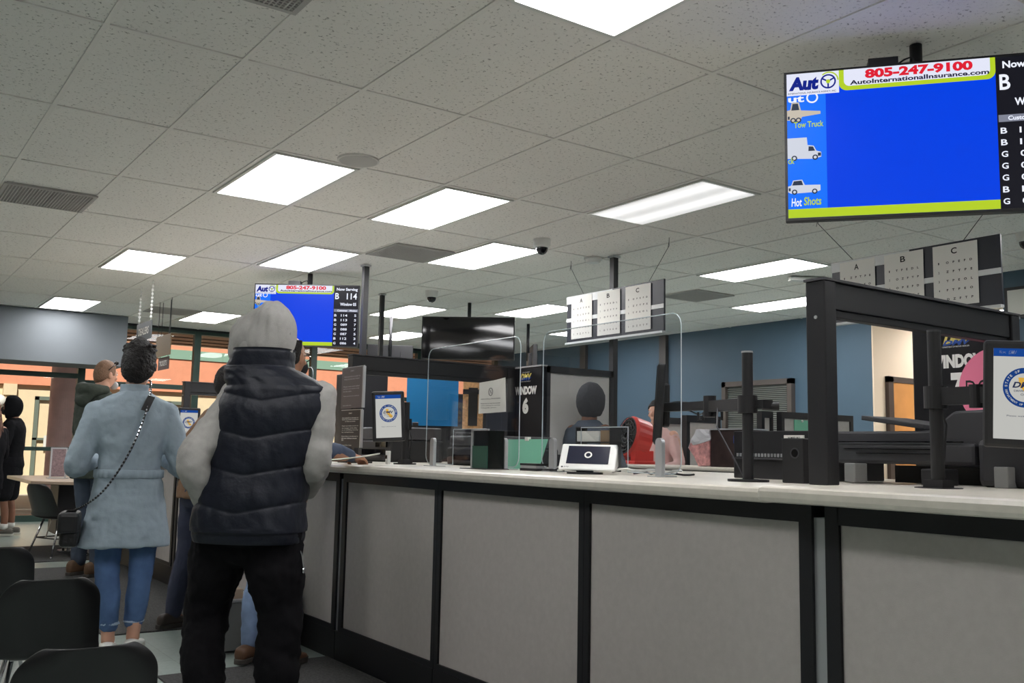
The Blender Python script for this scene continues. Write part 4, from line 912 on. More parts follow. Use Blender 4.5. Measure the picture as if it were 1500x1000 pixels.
# floor mats, bin
M_mat = mat('charcoal_carpet_mat', (84, 84, 84), .98, bump=1., bscale=160, var=.3, vscale=90, spec=.1)
for y0, y1, lb in ((2.0, 4.85, 'dark carpet mat in front of the vest, nearest'), (6.0, 9.4, 'dark carpet mat beside the ripped jeans'), (9.9, 11.4, 'dark carpet mat at the far end of the counter')):
    tag(obj('floor_mat', MB().box(1.35, 2.235, y0, y1, .0, .008), M_mat), lb, 'mat', 'carpet mats along the counter')
t = thing('waste_bin', 'low grey bin against the counter behind the black trousers', 'bin', (1.98, 5.3, 0))
obj('body', MB().box(1.72, 2.22, 5.2, 5.5, .012, .27), mat('bin_grey', (120, 120, 120), .5), t, bevel=.008); obj('rim', MB().box(1.71, 2.23, 5.19, 5.51, .27, .28), M_alu, t); obj('card', MB().box(1.76, 1.9, 5.25, 5.35, .28, .33), mat('beige_card', (190, 170, 150), .8), t); obj('white_card', MB().box(2.12, 2.18, 5.22, 5.24, .28, .38), M_paper, t)

# ------------------------------------------------------------------ table, far chair, foreground chairs
t = thing('side_table', 'beige topped writing table with dark pedestal by the glass wall', 'table', (2.0, 10.6, 0))
mb = MB(); mb.prism([(1.56, 10.30, .705), (1.95, 10.0, .705), (2.22, 10.1, .705), (2.22, 11.9, .705), (1.56, 11.9, .705)], (0, 0, .035)); obj('tabletop', mb, mat('table_laminate', (178, 158, 138), .35), t, bevel=.006)
obj('pedestal', MB().box(1.84, 2.16, 10.45, 10.9, .2, .705), M_dkgrey, t, bevel=.01)
obj('foot', MB().cyl((2.0, 10.65, .03), (2.0, 10.65, .2), .02).cyl((2.0, 10.65, 0), (2.0, 10.65, .03), .1, 20), M_chrome, t)
obj('end_panel', MB().box(2.16, 2.22, 10.3, 11.9, 0, .705), M_fab, t)
t = thing('sign_holder', 'silver framed sign holder standing on the writing table', 'sign holder', (1.9, 10.9, .74))
obj('frame', MB().box(1.82, 1.835, 10.9, 10.92, .74, 1.06).box(1.965, 1.98, 10.9, 10.92, .74, 1.06).box(1.835, 1.965, 10.9, 10.92, 1.045, 1.06).box(1.8, 2.0, 10.86, 10.96, .74, .75), M_alu, t)
obj('insert', MB().box(1.835, 1.965, 10.905, 10.915, .76, 1.045), mat('mauve_print', (130, 110, 112), .4, var=.3, vscale=60), t)
M_shell = mat('black_chair_shell', (20, 20, 22), .38, bump=.03, bscale=250)
def shell_mesh(w=.44, back=.36, seat=.42, zs=.42, rec=.12, n=20):
    """moulded chair shell: seat bends up into a back; x = side, +y = front"""
    prof = []
    for k in range(13):
        q = k/12; prof.append((seat*.55-seat*q*.95, zs+.012*math.cos(q*PI)-.02*math.sin(q*PI)))
    y0, z0 = prof[-1]
    for k in range(1, 7):
        a = PI/2*k/6; prof.append((y0-.06*math.sin(a), z0+.06*(1-math.cos(a))))
    y1, z1 = prof[-1]
    for k in range(1, 13):
        q = k/12; prof.append((y1-rec*q, z1+back*q))
    rows = []
    N = len(prof)
    for i, (y, z) in enumerate(prof):
        q = i/(N-1)
        hw = w/2*(1-.05*math.cos(q*2*PI))
        edge = min(q, 1-q)*N
        if edge < 4: hw *= math.sqrt(max(0, 1-((4-edge)/4)**2*.62)) if q > .5 else math.sqrt(max(0, 1-((4-edge)/4)**2*.35))
        row = []
        for j in range(n+1):
            s_ = -1+2*j/n
            curl = abs(s_)**3
            backness = max(0, min(1, (i-12)/7))
            yy = y+.05*curl*backness; zz = z+.03*curl*(1-backness)
            row.append(Vector((s_*hw, yy, zz)))
        rows.append(row)
    mb = MB(); vs = [[mb.bm.verts.new(p) for p in r_] for r_ in rows]
    for a, b in zip(vs, vs[1:]):
        for j in range(n): mb.bm.faces.new((a[j], a[j+1], b[j+1], b[j]))
    return mb
def solid(th=.008):
    def f(o):
        m_ = o.modifiers.new('thickness', 'SOLIDIFY'); m_.thickness = th; m_.offset = 0
        s_ = o.modifiers.new('sub', 'SUBSURF'); s_.levels = 1; s_.render_levels = 2
    return f
def shell_chair(name, loc, az, sc, label, group, back=.33, w=.44, zs=.42):
    t = thing(name, label, 'chair', loc, az, group)
    obj('seat_shell', shell_mesh(w=w, back=back, zs=zs), M_shell, t, smooth=True, local=True, mods=[solid(.009)])
    fz = zs-.02
    for sx_ in (-1, 1):
        for (ya, yb) in ((.10, .20), (-.10, -.22)):
            obj('leg', MB().tube([(sx_*.13, ya, fz), (sx_*.2, yb, .012)], .011, 10).ell((sx_*.2, yb, .014), .015, .015, .014, seg=10, rings=6), M_chrome, t, local=True, smooth=True)
    obj('under_frame', MB().tube([(-.165, .15, fz*.5), (.165, .15, fz*.5)], .007, 8).tube([(-.165, -.16, fz*.5), (.165, -.16, fz*.5)], .007, 8).tube([(-.165, .15, fz*.5), (-.165, -.16, fz*.5)], .007, 8).tube([(.165, .15, fz*.5), (.165, -.16, fz*.5)], .007, 8).tube([(0, .15, fz*.5), (0, .10, fz)], .007, 8).tube([(0, -.16, fz*.5), (0, -.10, fz)], .007, 8).box(-.14, .14, -.12, .12, fz-.006, fz+.004), M_chrome, t, local=True)
    t.scale = (sc, sc, sc)
    return t
shell_chair('shell_chair', (1.86, 10.35, 0), 65, .93, 'black shell chair with chrome legs at the writing table', None, back=.30)
for x, y, lb in ((.575, 2.86, 'nearest black chair back, cut by the bottom edge'), (.71, 4.18, 'black chair back in the middle of the three at the lower left'), (.67, 5.42, 'farthest black chair back, cut by the left edge')):
    shell_chair('waiting_chair', (x, y, 0), 3, .79, lb, 'black waiting chairs at the lower left', back=.33, w=.46, zs=.40)
# ------------------------------------------------------------------ people
M_skin = mat('skin_tan', (176, 128, 102), .55, var=.05, vscale=12)
M_skin2 = mat('skin_light', (204, 156, 132), .55, var=.05, vscale=12)
M_skin3 = mat('skin_brown', (128, 86, 66), .55, var=.05, vscale=12)
M_eye = mat('eye_white', (225, 222, 218), .2); M_iris = mat('iris_dark', (40, 28, 22), .2)
def remesh(vox, sm=4, disp=0, dsc=.08, name='wrinkle', d2=0, d2sc=.03):
    def f(o):
        r_ = o.modifiers.new('fuse', 'REMESH'); r_.mode = 'VOXEL'; r_.voxel_size = vox; r_.use_smooth_shade = True
        s_ = o.modifiers.new('smooth', 'SMOOTH'); s_.iterations = sm; s_.factor = .5
        for k, (st, sc_) in enumerate(((disp, dsc), (d2, d2sc))):
            if st:
                key = 'clouds_%s_%d' % (name, k)
                tx = bpy.data.textures.get(key) or bpy.data.textures.new(key, 'CLOUDS'); tx.noise_scale = sc_; tx.noise_depth = 2
                d = o.modifiers.new('folds', 'DISPLACE'); d.texture = tx; d.strength = st; d.mid_level = .5; d.texture_coords = 'LOCAL'
    return f
def cr(pts, rads, sub=6):
    """smooth curve through points with radii"""
    P_ = [Vector(p) for p in pts]; n = len(P_); out, rr = [], []
    for i in range(n-1):
        p0 = P_[max(i-1, 0)]; p1 = P_[i]; p2 = P_[i+1]; p3 = P_[min(i+2, n-1)]
        for k in range(sub):
            t = k/sub
            out.append(.5*((2*p1)+(p2-p0)*t+(2*p0-5*p1+4*p2-p3)*t*t+(3*p1-p0-3*p2+p3)*t**3))
            tt = t*t*(3-2*t); rr.append(rads[i]*(1-tt)+rads[i+1]*tt)
    out.append(P_[-1]); rr.append(rads[-1]); return out, rr
def limb(mb, pts, rads, seg=18, sub=6, wr=0, ws=20, seed=0):
    p, r = cr(pts, rads, sub)
    mb.tube(p, r, seg); mb.ell(p[0], r[0], r[0], r[0], seg=14, rings=8); mb.ell(p[-1], r[-1], r[-1], r[-1], seg=14, rings=8)
def torso(mb, rings, seg=40, e=2.4, sub=4):
    """rings: (z, half width, half depth, x offset, y offset)"""
    out = []
    n = len(rings)
    def cat(a, b, c, d, t): return .5*(2*b+(c-a)*t+(2*a-5*b+4*c-d)*t*t+(3*b-a-3*c+d)*t**3)
    full = []
    for i in range(n-1):
        for k in range(sub):
            t = k/sub; full.append([cat(rings[max(i-1, 0)][q], rings[i][q], rings[i+1][q], rings[min(i+2, n-1)][q], t) for q in range(5)])
    full.append(list(rings[-1]))
    for z, w, d, x, y in full:
        ring = []
        for k in range(seg):
            a = 2*PI*k/seg; c, s_ = math.cos(a), math.sin(a)
            ring.append(Vector((x+w*math.copysign(abs(c)**(2/e), c), y+d*math.copysign(abs(s_)**(2/e), s_), z)))
        out.append(ring)
    mb.loft(out)
def head(mb, hc, yaw, s=1.):
    M = Matrix.Rotation(yaw, 3, 'Z')
    hc = Vector(hc)
    def W(x, y, z): return hc+M @ Vector((x*s, y*s, z*s))
    r = bmesh.ops.create_uvsphere(mb.bm, u_segments=28, v_segments=20, radius=1)
    for v in r['verts']:
        x, y, z = v.co
        w = .076*(1-.22*max(0, -z)**1.3); 
        X = x*w; Y = y*(.095 if y < 0 else .090)*(1-.12*max(0, -z)) + (.012*max(0, -z)); Z = z*.116
        v.co = W(X, Y, Z)
    mb.ell(W(0, .094, -.018), .012*s, .016*s, .022*s, M, seg=12, rings=8)     # nose
    mb.ell(W(0, .100, -.028), .013*s, .012*s, .009*s, M, seg=12, rings=8)
    mb.ell(W(0, .084, -.058), .024*s, .011*s, .006*s, M, seg=12, rings=8)     # lips
    mb.ell(W(0, .083, -.067), .021*s, .011*s, .006*s, M, seg=12, rings=8)
    mb.ell(W(0, .076, -.095), .024*s, .018*s, .016*s, M, seg=12, rings=8)     # chin
    for sx_ in (-1, 1):
        mb.ell(W(sx_*.032, .080, .022), .022*s, .010*s, .007*s, M, seg=10, rings=6)  # brow
        mb.ell(W(sx_*.079, -.006, -.01), .009*s, .019*s, .032*s, M, seg=12, rings=8) # ear
        mb.ell(W(sx_*.038, .066, -.03), .024*s, .016*s, .018*s, M, seg=10, rings=6)  # cheek
    return W
def hand(mb, wrist, direction, palm_n, s=1., curl=.5, side=1):
    """palm + five fingers. palm_n points out of the palm; side +1: thumb on the (dir x n) side"""
    d = Vector(direction).normalized(); n = Vector(palm_n); n = (n-d*n.dot(d)).normalized(); l = d.cross(n)*side
    w = Vector(wrist)
    def W(a, b, c): return w+d*a*s+l*b*s+n*c*s
    mb.tube([W(-.01, 0, 0), W(.02, 0, 0)], [.026*s, .028*s], 12)
    for b in (-.028, -.010, .010, .028): mb.tube([W(.012, b*.7, 0), W(.05, b, 0), W(.09, b, 0)], [.015*s, .0145*s, .011*s], 10)
    for b, L in ((.030, .070), (.0105, .078), (-.0100, .072), (-.029, .057)):
        a0 = curl*.5; p = W(.088, b, 0); pts = [p]; ang = 0
        for seg_, f in ((.45, 1), (.32, 1.2), (.23, 1.0)):
            ang += a0*f
            p = p+(d*math.cos(ang)+n*math.sin(ang))*L*s*seg_; pts.append(p)
        mb.tube(pts, [.0092*s, .0088*s, .008*s, .0068*s], 10); mb.ell(pts[-1], .0068*s, .0068*s, .0068*s, seg=8, rings=6)
        for q in pts[:-1]: mb.ell(q, .0094*s, .0094*s, .0094*s, seg=8, rings=6)
    p0 = W(.022, .024, .004); p1 = W(.052, .048, .014); p2 = W(.078, .056, .026+.01*curl); p3 = W(.098, .054, .036+.02*curl)
    mb.tube([p0, p1, p2, p3], [.014*s, .012*s, .0105*s, .0085*s], 10); mb.ell(p3, .0085*s, .0085*s, .0085*s, seg=8, rings=6)
def shoe(t, x, y, yaw, m, msole, s=1., tall=.075, z0=0.):
    M = Matrix.Rotation(yaw, 3, 'Z')
    prof = [(-.105, .028, tall*.8), (-.09, .036, tall), (-.05, .038, tall*1.05), (0, .040, tall*.95), (.05, .046, tall*.72), (.10, .049, tall*.58), (.15, .042, tall*.48), (.178, .026, tall*.38)]
    mb = MB(); rings = []
    for yy, w, h in prof:
        ring = []
        for k in range(16):
            a = 2*PI*k/16; c, q = math.cos(a), math.sin(a)
            v = Vector((w*math.copysign(abs(c)**.8, c)*s, yy*s, (.022+h/2+h/2*math.copysign(abs(q)**.8, q))*s))
            ring.append(M @ v+Vector((x, y, z0)))
        rings.append(ring)
    mb.loft(rings); o = obj('shoe', mb, m, t, smooth=True, local=True, mods=[lambda o: setattr(o.modifiers.new('sub', 'SUBSURF'), 'render_levels', 1)])
    mb = MB(); pts = []
    for yy, w in ((-.11, .022), (-.09, .036), (-.04, .038), (.05, .045), (.11, .050), (.16, .038), (.185, .018)): pts.append((w, yy))
    poly = [(w, yy) for w, yy in pts]+[(-w, yy) for w, yy in pts[::-1]]
    mb.prism([M @ Vector((a*s, b*s, 0))+Vector((x, y, z0+.009)) for a, b in poly], (0, 0, .026*s))
    obj('sole', mb, msole, o, local=True, bevel=.004)
    return o
M_sole = mat('shoe_sole', (60, 56, 52), .7); M_solew = mat('white_sole', (190, 188, 180), .6)

def person(label, loc, az, H, J, skin=M_skin, head_yaw=0., head_off=(0, .02), bodyrad=1., hands=(1, 1), curl=(.6, .6), group=None, headless=False):
    """J: joints in local metres for a 1.75 m figure (x right, y front, z up)"""
    k = H/1.75
    t = thing('person', label, 'person', loc, az)
    S = lambda p: Vector(p)*k
    D = dict(hip=.92, sh=1.43, sx=.17, eL=(-.27, 0, 1.15), wL=(-.27, .08, .92), eR=(.27, 0, 1.15), wR=(.27, .08, .92), kL=(-.10, .03, .50), aL=(-.11, 0, .09), kR=(.10, .03, .50), aR=(.11, 0, .09), lean=(0, 0))
    D.update(J); lx, ly = D['lean']
    mb = MB()
    torso(mb, [(z*k, w*.9*k*bodyrad, d*k*bodyrad, lx*q*k, ly*q*k) for z, w, d, q in ((.84, .13, .09, 0), (.93, .155, .105, 0), (1.05, .135, .095, .3), (1.2, .15, .105, .6), (1.36, .165, .10, .9), (1.44, .12, .07, 1), (1.47, .06, .05, 1))])
    nk = Vector((lx, ly, 1.45)); hc = Vector((lx+head_off[0], ly+head_off[1], 1.632))
    limb(mb, [S(nk), S(nk.lerp(hc, .5)), S(hc+Vector((0, -.01, -.04)))], [.062*k, .056*k, .056*k])
    W = head(mb, S(hc), head_yaw, k)
    for sd, e, w, hd, cu in ((-1, D['eL'], D['wL'], hands[0], curl[0]), (1, D['eR'], D['wR'], hands[1], curl[1])):
        sh = Vector((sd*D['sx']+lx, ly, D['sh']-.02))
        limb(mb, [S(sh), S(e), S(w)], [.050*k, .042*k, .028*k])
        if hd:
            d = (Vector(w)-Vector(e)).normalized(); pn = D.get('nL' if sd < 0 else 'nR', (-sd, 0, 0))
            hand(mb, S(Vector(w)), d, pn, k, cu, side=D.get('tL' if sd < 0 else 'tR', 1))
    for sd, kn, an in ((-1, D['kL'], D['aL']), (1, D['kR'], D['aR'])):
        limb(mb, [S((sd*.095, 0, D['hip']-.03)), S(kn), S(Vector(kn).lerp(Vector(an), .5)+Vector((0, -.012, 0))), S(an)], [.066*k, .048*k, .045*k, .036*k])
        a_ = Vector(an); fy = D.get('fL' if sd < 0 else 'fR', 0)
        f = Vector((math.sin(-fy), math.cos(fy), 0))
        limb(mb, [S(a_), S(Vector((a_.x, a_.y, .05))+f*.06), S(Vector((a_.x, a_.y, .04))+f*.12)], [.038*k, .032*k, .02*k])
    obj('body', mb, skin, t, local=True, mods=[remesh(.0065, 2)])
    if not headless:
        M = Matrix.Rotation(head_yaw, 3, 'Z')
        for sx_ in (-1, 1):
            e = MB(); e.ell(W(sx_*.032, .079, .004), .012*k, .010*k, .0095*k, M, seg=12, rings=8)
            eo = obj('eye', e, M_eye, t, local=True, smooth=True)
            e = MB(); e.ell(W(sx_*.032, .0865, .004), .0055*k, .004*k, .0055*k, M, seg=10, rings=6); obj('iris', e, M_iris, eo, local=True, smooth=True)
    return t, k, W, S, D
def pants(t, k, S, D, m, r=1., cuff=.10, name='trousers', hem=None, disp=.012, dsc=.09, top=1.0, vox=.011, crotch=None):
    mb = MB()
    if crotch: limb(mb, [S((-.06, 0, crotch+.09)), S((.06, 0, crotch+.09))], [.09*k, .09*k])
    rt_ = min(r, 1.12)
    torso(mb, [(z*k, w*k*rt_, d*k*rt_, 0, 0) for z, w, d in ((.80, .14, .10), (.88, .175, .13), (.95, .172, .125), (top, .158, .115))])
    for sd, kn, an in ((-1, D['kL'], D['aL']), (1, D['kR'], D['aR'])):
        a_ = Vector(an); kn = Vector(kn)
        if hem: # shorts
            end = Vector((sd*.095, 0, D['hip'])).lerp(kn, hem)
            limb(mb, [S((sd*.092, 0, D['hip']-.02)), S(end.lerp(Vector((sd*.092, 0, D['hip'])), .5)), S(end)], [.095*k*r, .093*k*r, .09*k*r])
            continue
        end = a_+Vector((0, 0, cuff-.09))
        mid = kn.lerp(end, .5)+Vector((0, -.012, 0))
        limb(mb, [S((sd*.092, 0, D['hip']-.02)), S(Vector((sd*.092, 0, D['hip'])).lerp(kn, .5)), S(kn), S(mid), S(end)], [.098*k*r, .088*k*r, .070*k*r, .066*k*r, .056*k*r])
    return obj(name, mb, m, t, local=True, mods=[remesh(vox, 3, disp, dsc, name, disp*.5, .03)])
def jacket(t, k, S, D, m, hem, w=1., flare=0., name='jacket', ea=.058, collar=.06, disp=.014, dsc=.1, sleeve_r=1., vox=.010, depth=1., shoulders=1.):
    lx, ly = D['lean']
    mb = MB()
    zs = [hem, hem+.1, 1.05, 1.2, 1.33, 1.42, 1.46, 1.49]
    ws = [.175+flare, .172+flare*.7, .155, .172, .188*shoulders, .165*shoulders, .10, .07]; ds = [.125+flare*.5, .125+flare*.4, .115, .125, .122, .10, .085, .07]
    torso(mb, [(z*k, a*k*w, b*k*w*depth, lx*k*max(0, (z-.93)/.5), ly*k*max(0, (z-.93)/.5)) for z, a, b in zip(zs, ws, ds)])
    for sd, e, wr in ((-1, D['eL'], D['wL']), (1, D['eR'], D['wR'])):
        sh = Vector((sd*D['sx']*shoulders+lx, ly, D['sh']-.035)); e = Vector(e); wr = Vector(wr)
        limb(mb, [S(sh), S(sh.lerp(e, .5)), S(e), S(e.lerp(wr, .5)), S(wr)], [(ea+.006)*k*sleeve_r, (ea+.006)*k*sleeve_r, ea*k*sleeve_r, (ea-.008)*k*sleeve_r, (ea-.016)*k*sleeve_r])
    o = obj(name, mb, m, t, local=True, mods=[remesh(vox, 3, disp, dsc, name, disp*.5, .035)])
    return o
def hair_cap(t, W, k, m, yaw, grow=.012, low=-.03, back=-.09, vol=(1, 1, 1), top=0., rough=.012, name='hair', face=.045, vox=.007, extra=None, fy=.45):
    """hair over crown and back of the head, hairline at the face"""
    mb = MB(); M = Matrix.Rotation(yaw, 3, 'Z')
    r_ = bmesh.ops.create_uvsphere(mb.bm, u_segments=40, v_segments=30, radius=1)
    dead = []
    for v in r_['verts']:
        x, y, z = v.co
        lx = x*(.076+grow)*vol[0]; ly = y*(.094+grow)*vol[1]; lz = z*(.116+grow)*vol[2]+top*max(0, z)
        lim = low if y > 0 else low+(back-low)*min(1, -y*1.3)
        lz2 = max(lz, lim) if y < fy else max(lz, face+.03*(y-fy))
        v.co = W(lx, ly if lz2 == lz else ly*.96, lz2)
    if extra: extra(mb, W)
    return obj(name, mb, m, t, local=True, mods=[remesh(vox*k, 1, rough, .02, name+'a', rough*.6, .008)])
M_hairb = mat('hair_black', (24, 20, 20), .6, bump=.8, bscale=120); M_hairbr = mat('hair_brown', (104, 70, 52), .6, bump=.8, bscale=120, var=.25, vscale=40); M_hairg = mat('hair_light_brown', (134, 102, 80), .7, bump=.6, bscale=140)

# --- woman in the pale blue jacket
J = dict(sh=1.39, eL=(-.285, -.02, 1.05), wL=(-.2, .22, 1.08), eR=(.285, -.02, 1.05), wR=(.19, .22, 1.10), kL=(-.085, .02, .50), aL=(-.055, -.03, .09), kR=(.10, .0, .50), aR=(.075, .03, .09), sx=.185, nL=(.3, 0, 1), nR=(-.3, 0, 1))
t, k, W, S, D = person('person from behind in a pale blue jacket and blue jeans with short black hair', (1.315, 5.49, 0), 14, 1.655, J, M_skin2, head_yaw=-.15, head_off=(.015, .02), hands=(1, 1))
M_jk = mat('pale_blue_canvas', (160, 175, 186), .85, bump=.35, bscale=26, var=.06, vscale=8, spec=.2)
M_jean = mat('blue_denim', (84, 110, 150), .9, bump=.3, bscale=350, var=.25, vscale=7, spec=.15)
jk = jacket(t, k, S, D, M_jk, .60, w=1.10, flare=.055, shoulders=1.02, disp=.02, dsc=.11, sleeve_r=1.12)
# waistband, collar, cuffs
mb = MB(); ring = []
for z, g_ in ((.985, .0), (.99, .008), (1.03, .008), (1.035, 0)):
    rr0 = []
    for q in range(120):
        a = 2*PI*q/120; c, s_ = math.cos(a), math.sin(a); e = 2.4; rip = .0025*math.sin(q*PI/2.0)
        rr0.append(S((( .180+g_+rip)*math.copysign(abs(c)**(2/e), c), (.134+g_+rip)*math.copysign(abs(s_)**(2/e), s_), z)))
    ring.append(rr0)
mb.loft(ring, caps=False); obj('gathered_waistband', mb, M_jk, t, local=True, smooth=True)
mb = MB(); torso(mb, [(1.42*k, .095*k, .095*k, 0, 0), (1.46*k, .085*k, .088*k, 0, .005), (1.50*k, .078*k, .08*k, 0, .01), (1.525*k, .08*k, .083*k, 0, .01)]); obj('collar', mb, M_jk, t, local=True, mods=[remesh(.008, 2, .006, .05, 'collar')])
pj = pants(t, k, S, D, M_jean, r=.98, cuff=.175, top=.9, name='jeans', disp=.016, dsc=.06)
M_fray = mat('frayed_denim', (170, 190, 212), .95, bump=.6, bscale=300)
for sd, a_ in ((-1, D['aL']), (1, D['aR'])):
    z = .185
    mb = MB(); mb.tube([S((a_[0], a_[1]-.0, z)), S((a_[0], a_[1], z-.018))], [.054*k, .057*k], 24); obj('frayed_cuff', mb, M_fray, pj, local=True, smooth=True, mods=[remesh(.006, 1, .006, .01, 'fray')])
shoe(t, D['aL'][0]*k, D['aL'][1]*k, 0, M_white, M_solew, s=.93, tall=.06); shoe(t, D['aR'][0]*k, D['aR'][1]*k, -.2, M_white, M_solew, s=.93, tall=.06)
def curls(mb, W):
    random.seed(3)
    for q in range(30):
        a = random.uniform(-PI, .9); z = random.uniform(.085, .13); c = W(.075*math.cos(a), .082*math.sin(a), z)
        out = (c-W(0, 0, .02)).normalized(); tt = out.orthogonal().normalized(); uu_ = out.cross(tt); r0 = random.uniform(.010, .018)
        mb.tube([c+out*(-.006+.0022*j)+tt*math.cos(j*.9)*r0+uu_*math.sin(j*.9)*r0 for j in range(8)], .006, 6)
h = hair_cap(t, W, k, M_hairb, -.15, grow=.022, low=-.02, back=-.125, vol=(.99, 1.05, 1.0), top=.035, rough=.012, vox=.006, extra=curls)
mb = MB(); mb.ell(W(0, .088, -.055), .05*k, .03*k, .05*k, Matrix.Rotation(-.15, 3, 'Z')); obj('face_mask', mb, M_white, t, local=True, smooth=True)
# bag and chain strap: hang from the person
bt = thing('shoulder_bag', 'small black quilted bag on a silver and black chain strap at the left hip', 'bag', (1.06, 5.56, .6))
strap = [Vector(p) for p in ((1.395, 5.505, 1.47), (1.378, 5.40, 1.445), (1.36, 5.345, 1.36), (1.325, 5.31, 1.24), (1.275, 5.295, 1.10), (1.215, 5.31, .97), (1.15, 5.35, .86), (1.09, 5.44, .79), (1.055, 5.50, .765))]
p_, _ = cr(strap, [0]*len(strap), 14)
mb = MB(); mb2 = MB(); acc = 0
for i in range(len(p_)-1):
    a_, b_ = p_[i], p_[i+1]; d = (b_-a_)
    (mb if i % 2 else mb2).tube([a_, b_], .0052 if i % 2 else .0058, 8)
obj('strap_leather', mb2, M_blk, bt); obj('strap_chain', mb, M_chrome, bt)
mb = MB(); mb.obox((1.352, 5.335, 1.335), (-.45, -.2, -1), (1, -.3, -.3), (0, 1, .1), .045, .018, .006); obj('shoulder_pad', mb, M_blk, bt)
mb = MB(); mb.obox((1.045, 5.53, .665), (.25, 1, 0), (1, -.25, 0), (0, 0, 1), .12, .045, .09); obj('pouch', mb, mat('quilted_black', (20, 20, 22), .45, bump=.8, bscale=35), bt, bevel=.02)
mb = MB(); mb.obox((1.035, 5.515, .70), (.25, 1, 0), (1, -.25, 0), (0, 0, 1), .123, .052, .055); obj('flap', mb, M_blk, bt, bevel=.02)

# --- man in the dark quilted vest with grey hood
J = dict(sh=1.41, eL=(-.19, -.12, 1.12), wL=(-.155, .0, .87), eR=(.25, .02, 1.11), wR=(.15, .24, 1.0), kL=(-.20, .09, .50), aL=(-.13, -.05, .09), kR=(.13, .03, .50), aR=(.14, .05, .09), sx=.172, lean=(.085, .03))
t, k, W, S, D = person('person in a navy quilted vest with grey hood up and black sweatpants, back turned', (1.30, 3.56, 0), 42, 1.66, J, M_skin, head_yaw=1.2, head_off=(-.095, .03), hands=(1, 1))
M_hood = mat('heather_grey_fleece', (168, 166, 162), .95, bump=.3, bscale=500, var=.05, vscale=60, spec=.1)
jacket(t, k, S, D, M_hood, .88, w=.88, name='sweatshirt', ea=.062, disp=.022, dsc=.13, shoulders=1.0, sleeve_r=1.08)
M_vest = mat('navy_quilted_nylon', (20, 24, 36), .5, bump=.2, bscale=45, var=.08, vscale=10, spec=.35)
# quilted vest
mb = MB(); rings = []
prof = [(.80, .212, .150), (.84, .216, .158), (.95, .208, .156), (1.05, .196, .146), (1.15, .196, .146), (1.25, .206, .148), (1.34, .214, .146), (1.40, .210, .138), (1.44, .190, .125), (1.475, .158, .114), (1.50, .132, .106), (1.53, .120, .108), (1.575, .118, .112)]
NZ = 190; SEG = 140
lx, ly = D['lean']
def prf(z, i):
    for a, b in zip(prof, prof[1:]):
        if a[0] <= z <= b[0]:
            q = (z-a[0])/(b[0]-a[0]); q = q*q*(3-2*q)*.5+q*.5; return a[i]*(1-q)+b[i]*q
    return prof[-1][i]
for n_ in range(NZ):
    z = .80+(1.575-.80)*n_/(NZ-1); w, d = prf(z, 1), prf(z, 2)
    q = max(0, (z-.93)/.5); ring = []
    for j in range(SEG):
        a = 2*PI*j/SEG; c, s_ = math.cos(a), math.sin(a); e = 2.5
        X = math.copysign(abs(c)**(2/e), c); Y = math.copysign(abs(s_)**(2/e), s_)
        ph = (z-.92-.20*abs(X*w))/.145
        if z > 1.49: ph = (z-1.49)/.077; amp = .007
        elif z < .845: ph = (z-.80)/.045; amp = .005
        else: amp = .013 if z < 1.33 else .013-.006*min(1, (z-1.33)/.08)
        puff = amp*abs(math.sin(PI*ph))**.36
        wr = .0055*noise.noise(Vector((X*1.6*w*14+z*5, Y*d*14, z*9-X*2)))*(1 if .86 < z < 1.45 else .3)
        wr += .002*noise.noise(Vector((X*w*45+z*20, Y*d*45, z*22)))
        cs = -.10*max(0, min(1, (z-1.42)/.08))
        ring.append(Vector(((X*(w+puff+wr)+lx*q+cs)*k, (Y*(d+puff+wr)+ly*q+(.012 if z > 1.5 else 0))*k, z*k)))
    rings.append(ring)
mb.loft(rings, caps=False)
obj('quilted_vest', mb, M_vest, t, local=True, smooth=True, mods=[solid_ for solid_ in []])
M_bp = mat('black_fleece_trousers', (17, 16, 19), .9, bump=.2, bscale=300, spec=.15)
pants(t, k, S, D, M_bp, r=1.28, crotch=.70, cuff=.12, name='sweatpants', disp=.03, dsc=.10, top=.93, vox=.012)
for sd, a_ in ((-1, D['aL']), (1, D['aR'])): shoe(t, a_[0]*k, a_[1]*k, -.1*sd, M_blk, M_solew)
# hood: shell round the head, open at the face
mb = MB(); hy = 1.2; M = Matrix.Rotation(hy, 3, 'Z')
rows = []
NU, NV = 44, 26
for i in range(NV):
    q = i/(NV-1)                       # 0 at the back, 1 at the face opening
    th = PI*(.0+.66*q)
    row = []
    for j in range(NU):
        a = 2*PI*j/NU
        x = math.sin(th)*math.cos(a); z = math.sin(th)*math.sin(a); y = -math.cos(th)
        tp = 1-.30*max(0, q-.62)/.38; w = .113*tp; hz = (.150 if z > 0 else .185)*tp
        yy = y*(.135 if y < 0 else .26)-.012
        fold = .005*math.sin(a*7+q*6)*q+.006*noise.noise(Vector((x*2.4, y*2.4, z*2.4)))+.015*noise.noise(Vector((x*5, y*8+3, z*1.6)))
        zz = z*(hz+fold)
        if z > 0 and y < 0: zz += .012*(-y)
        sl = 1-.20*max(0, z)*max(0, q)
        row.append(W(x*(w+fold)*sl, yy-.012*q*max(0, z), zz+.003-.012*q))
    rows.append(row)
mb.loft(rows, caps=False)
ho = obj('hood', mb, M_hood, t, local=True, smooth=True, mods=[solid(.008)])
mb = MB(); mb.loft([[W(.094*math.cos(2*PI*j/40)*f, (.094*math.sin(2*PI*j/40))*f-.012, zz) for j in range(40)] for zz, f in ((-.03, 1.10), (-.08, 1.12), (-.13, 1.05), (-.18, .95), (-.22, .9))], caps=False)
obj('hood_neck', mb, M_hood, ho, local=True, smooth=True, mods=[solid(.006)])
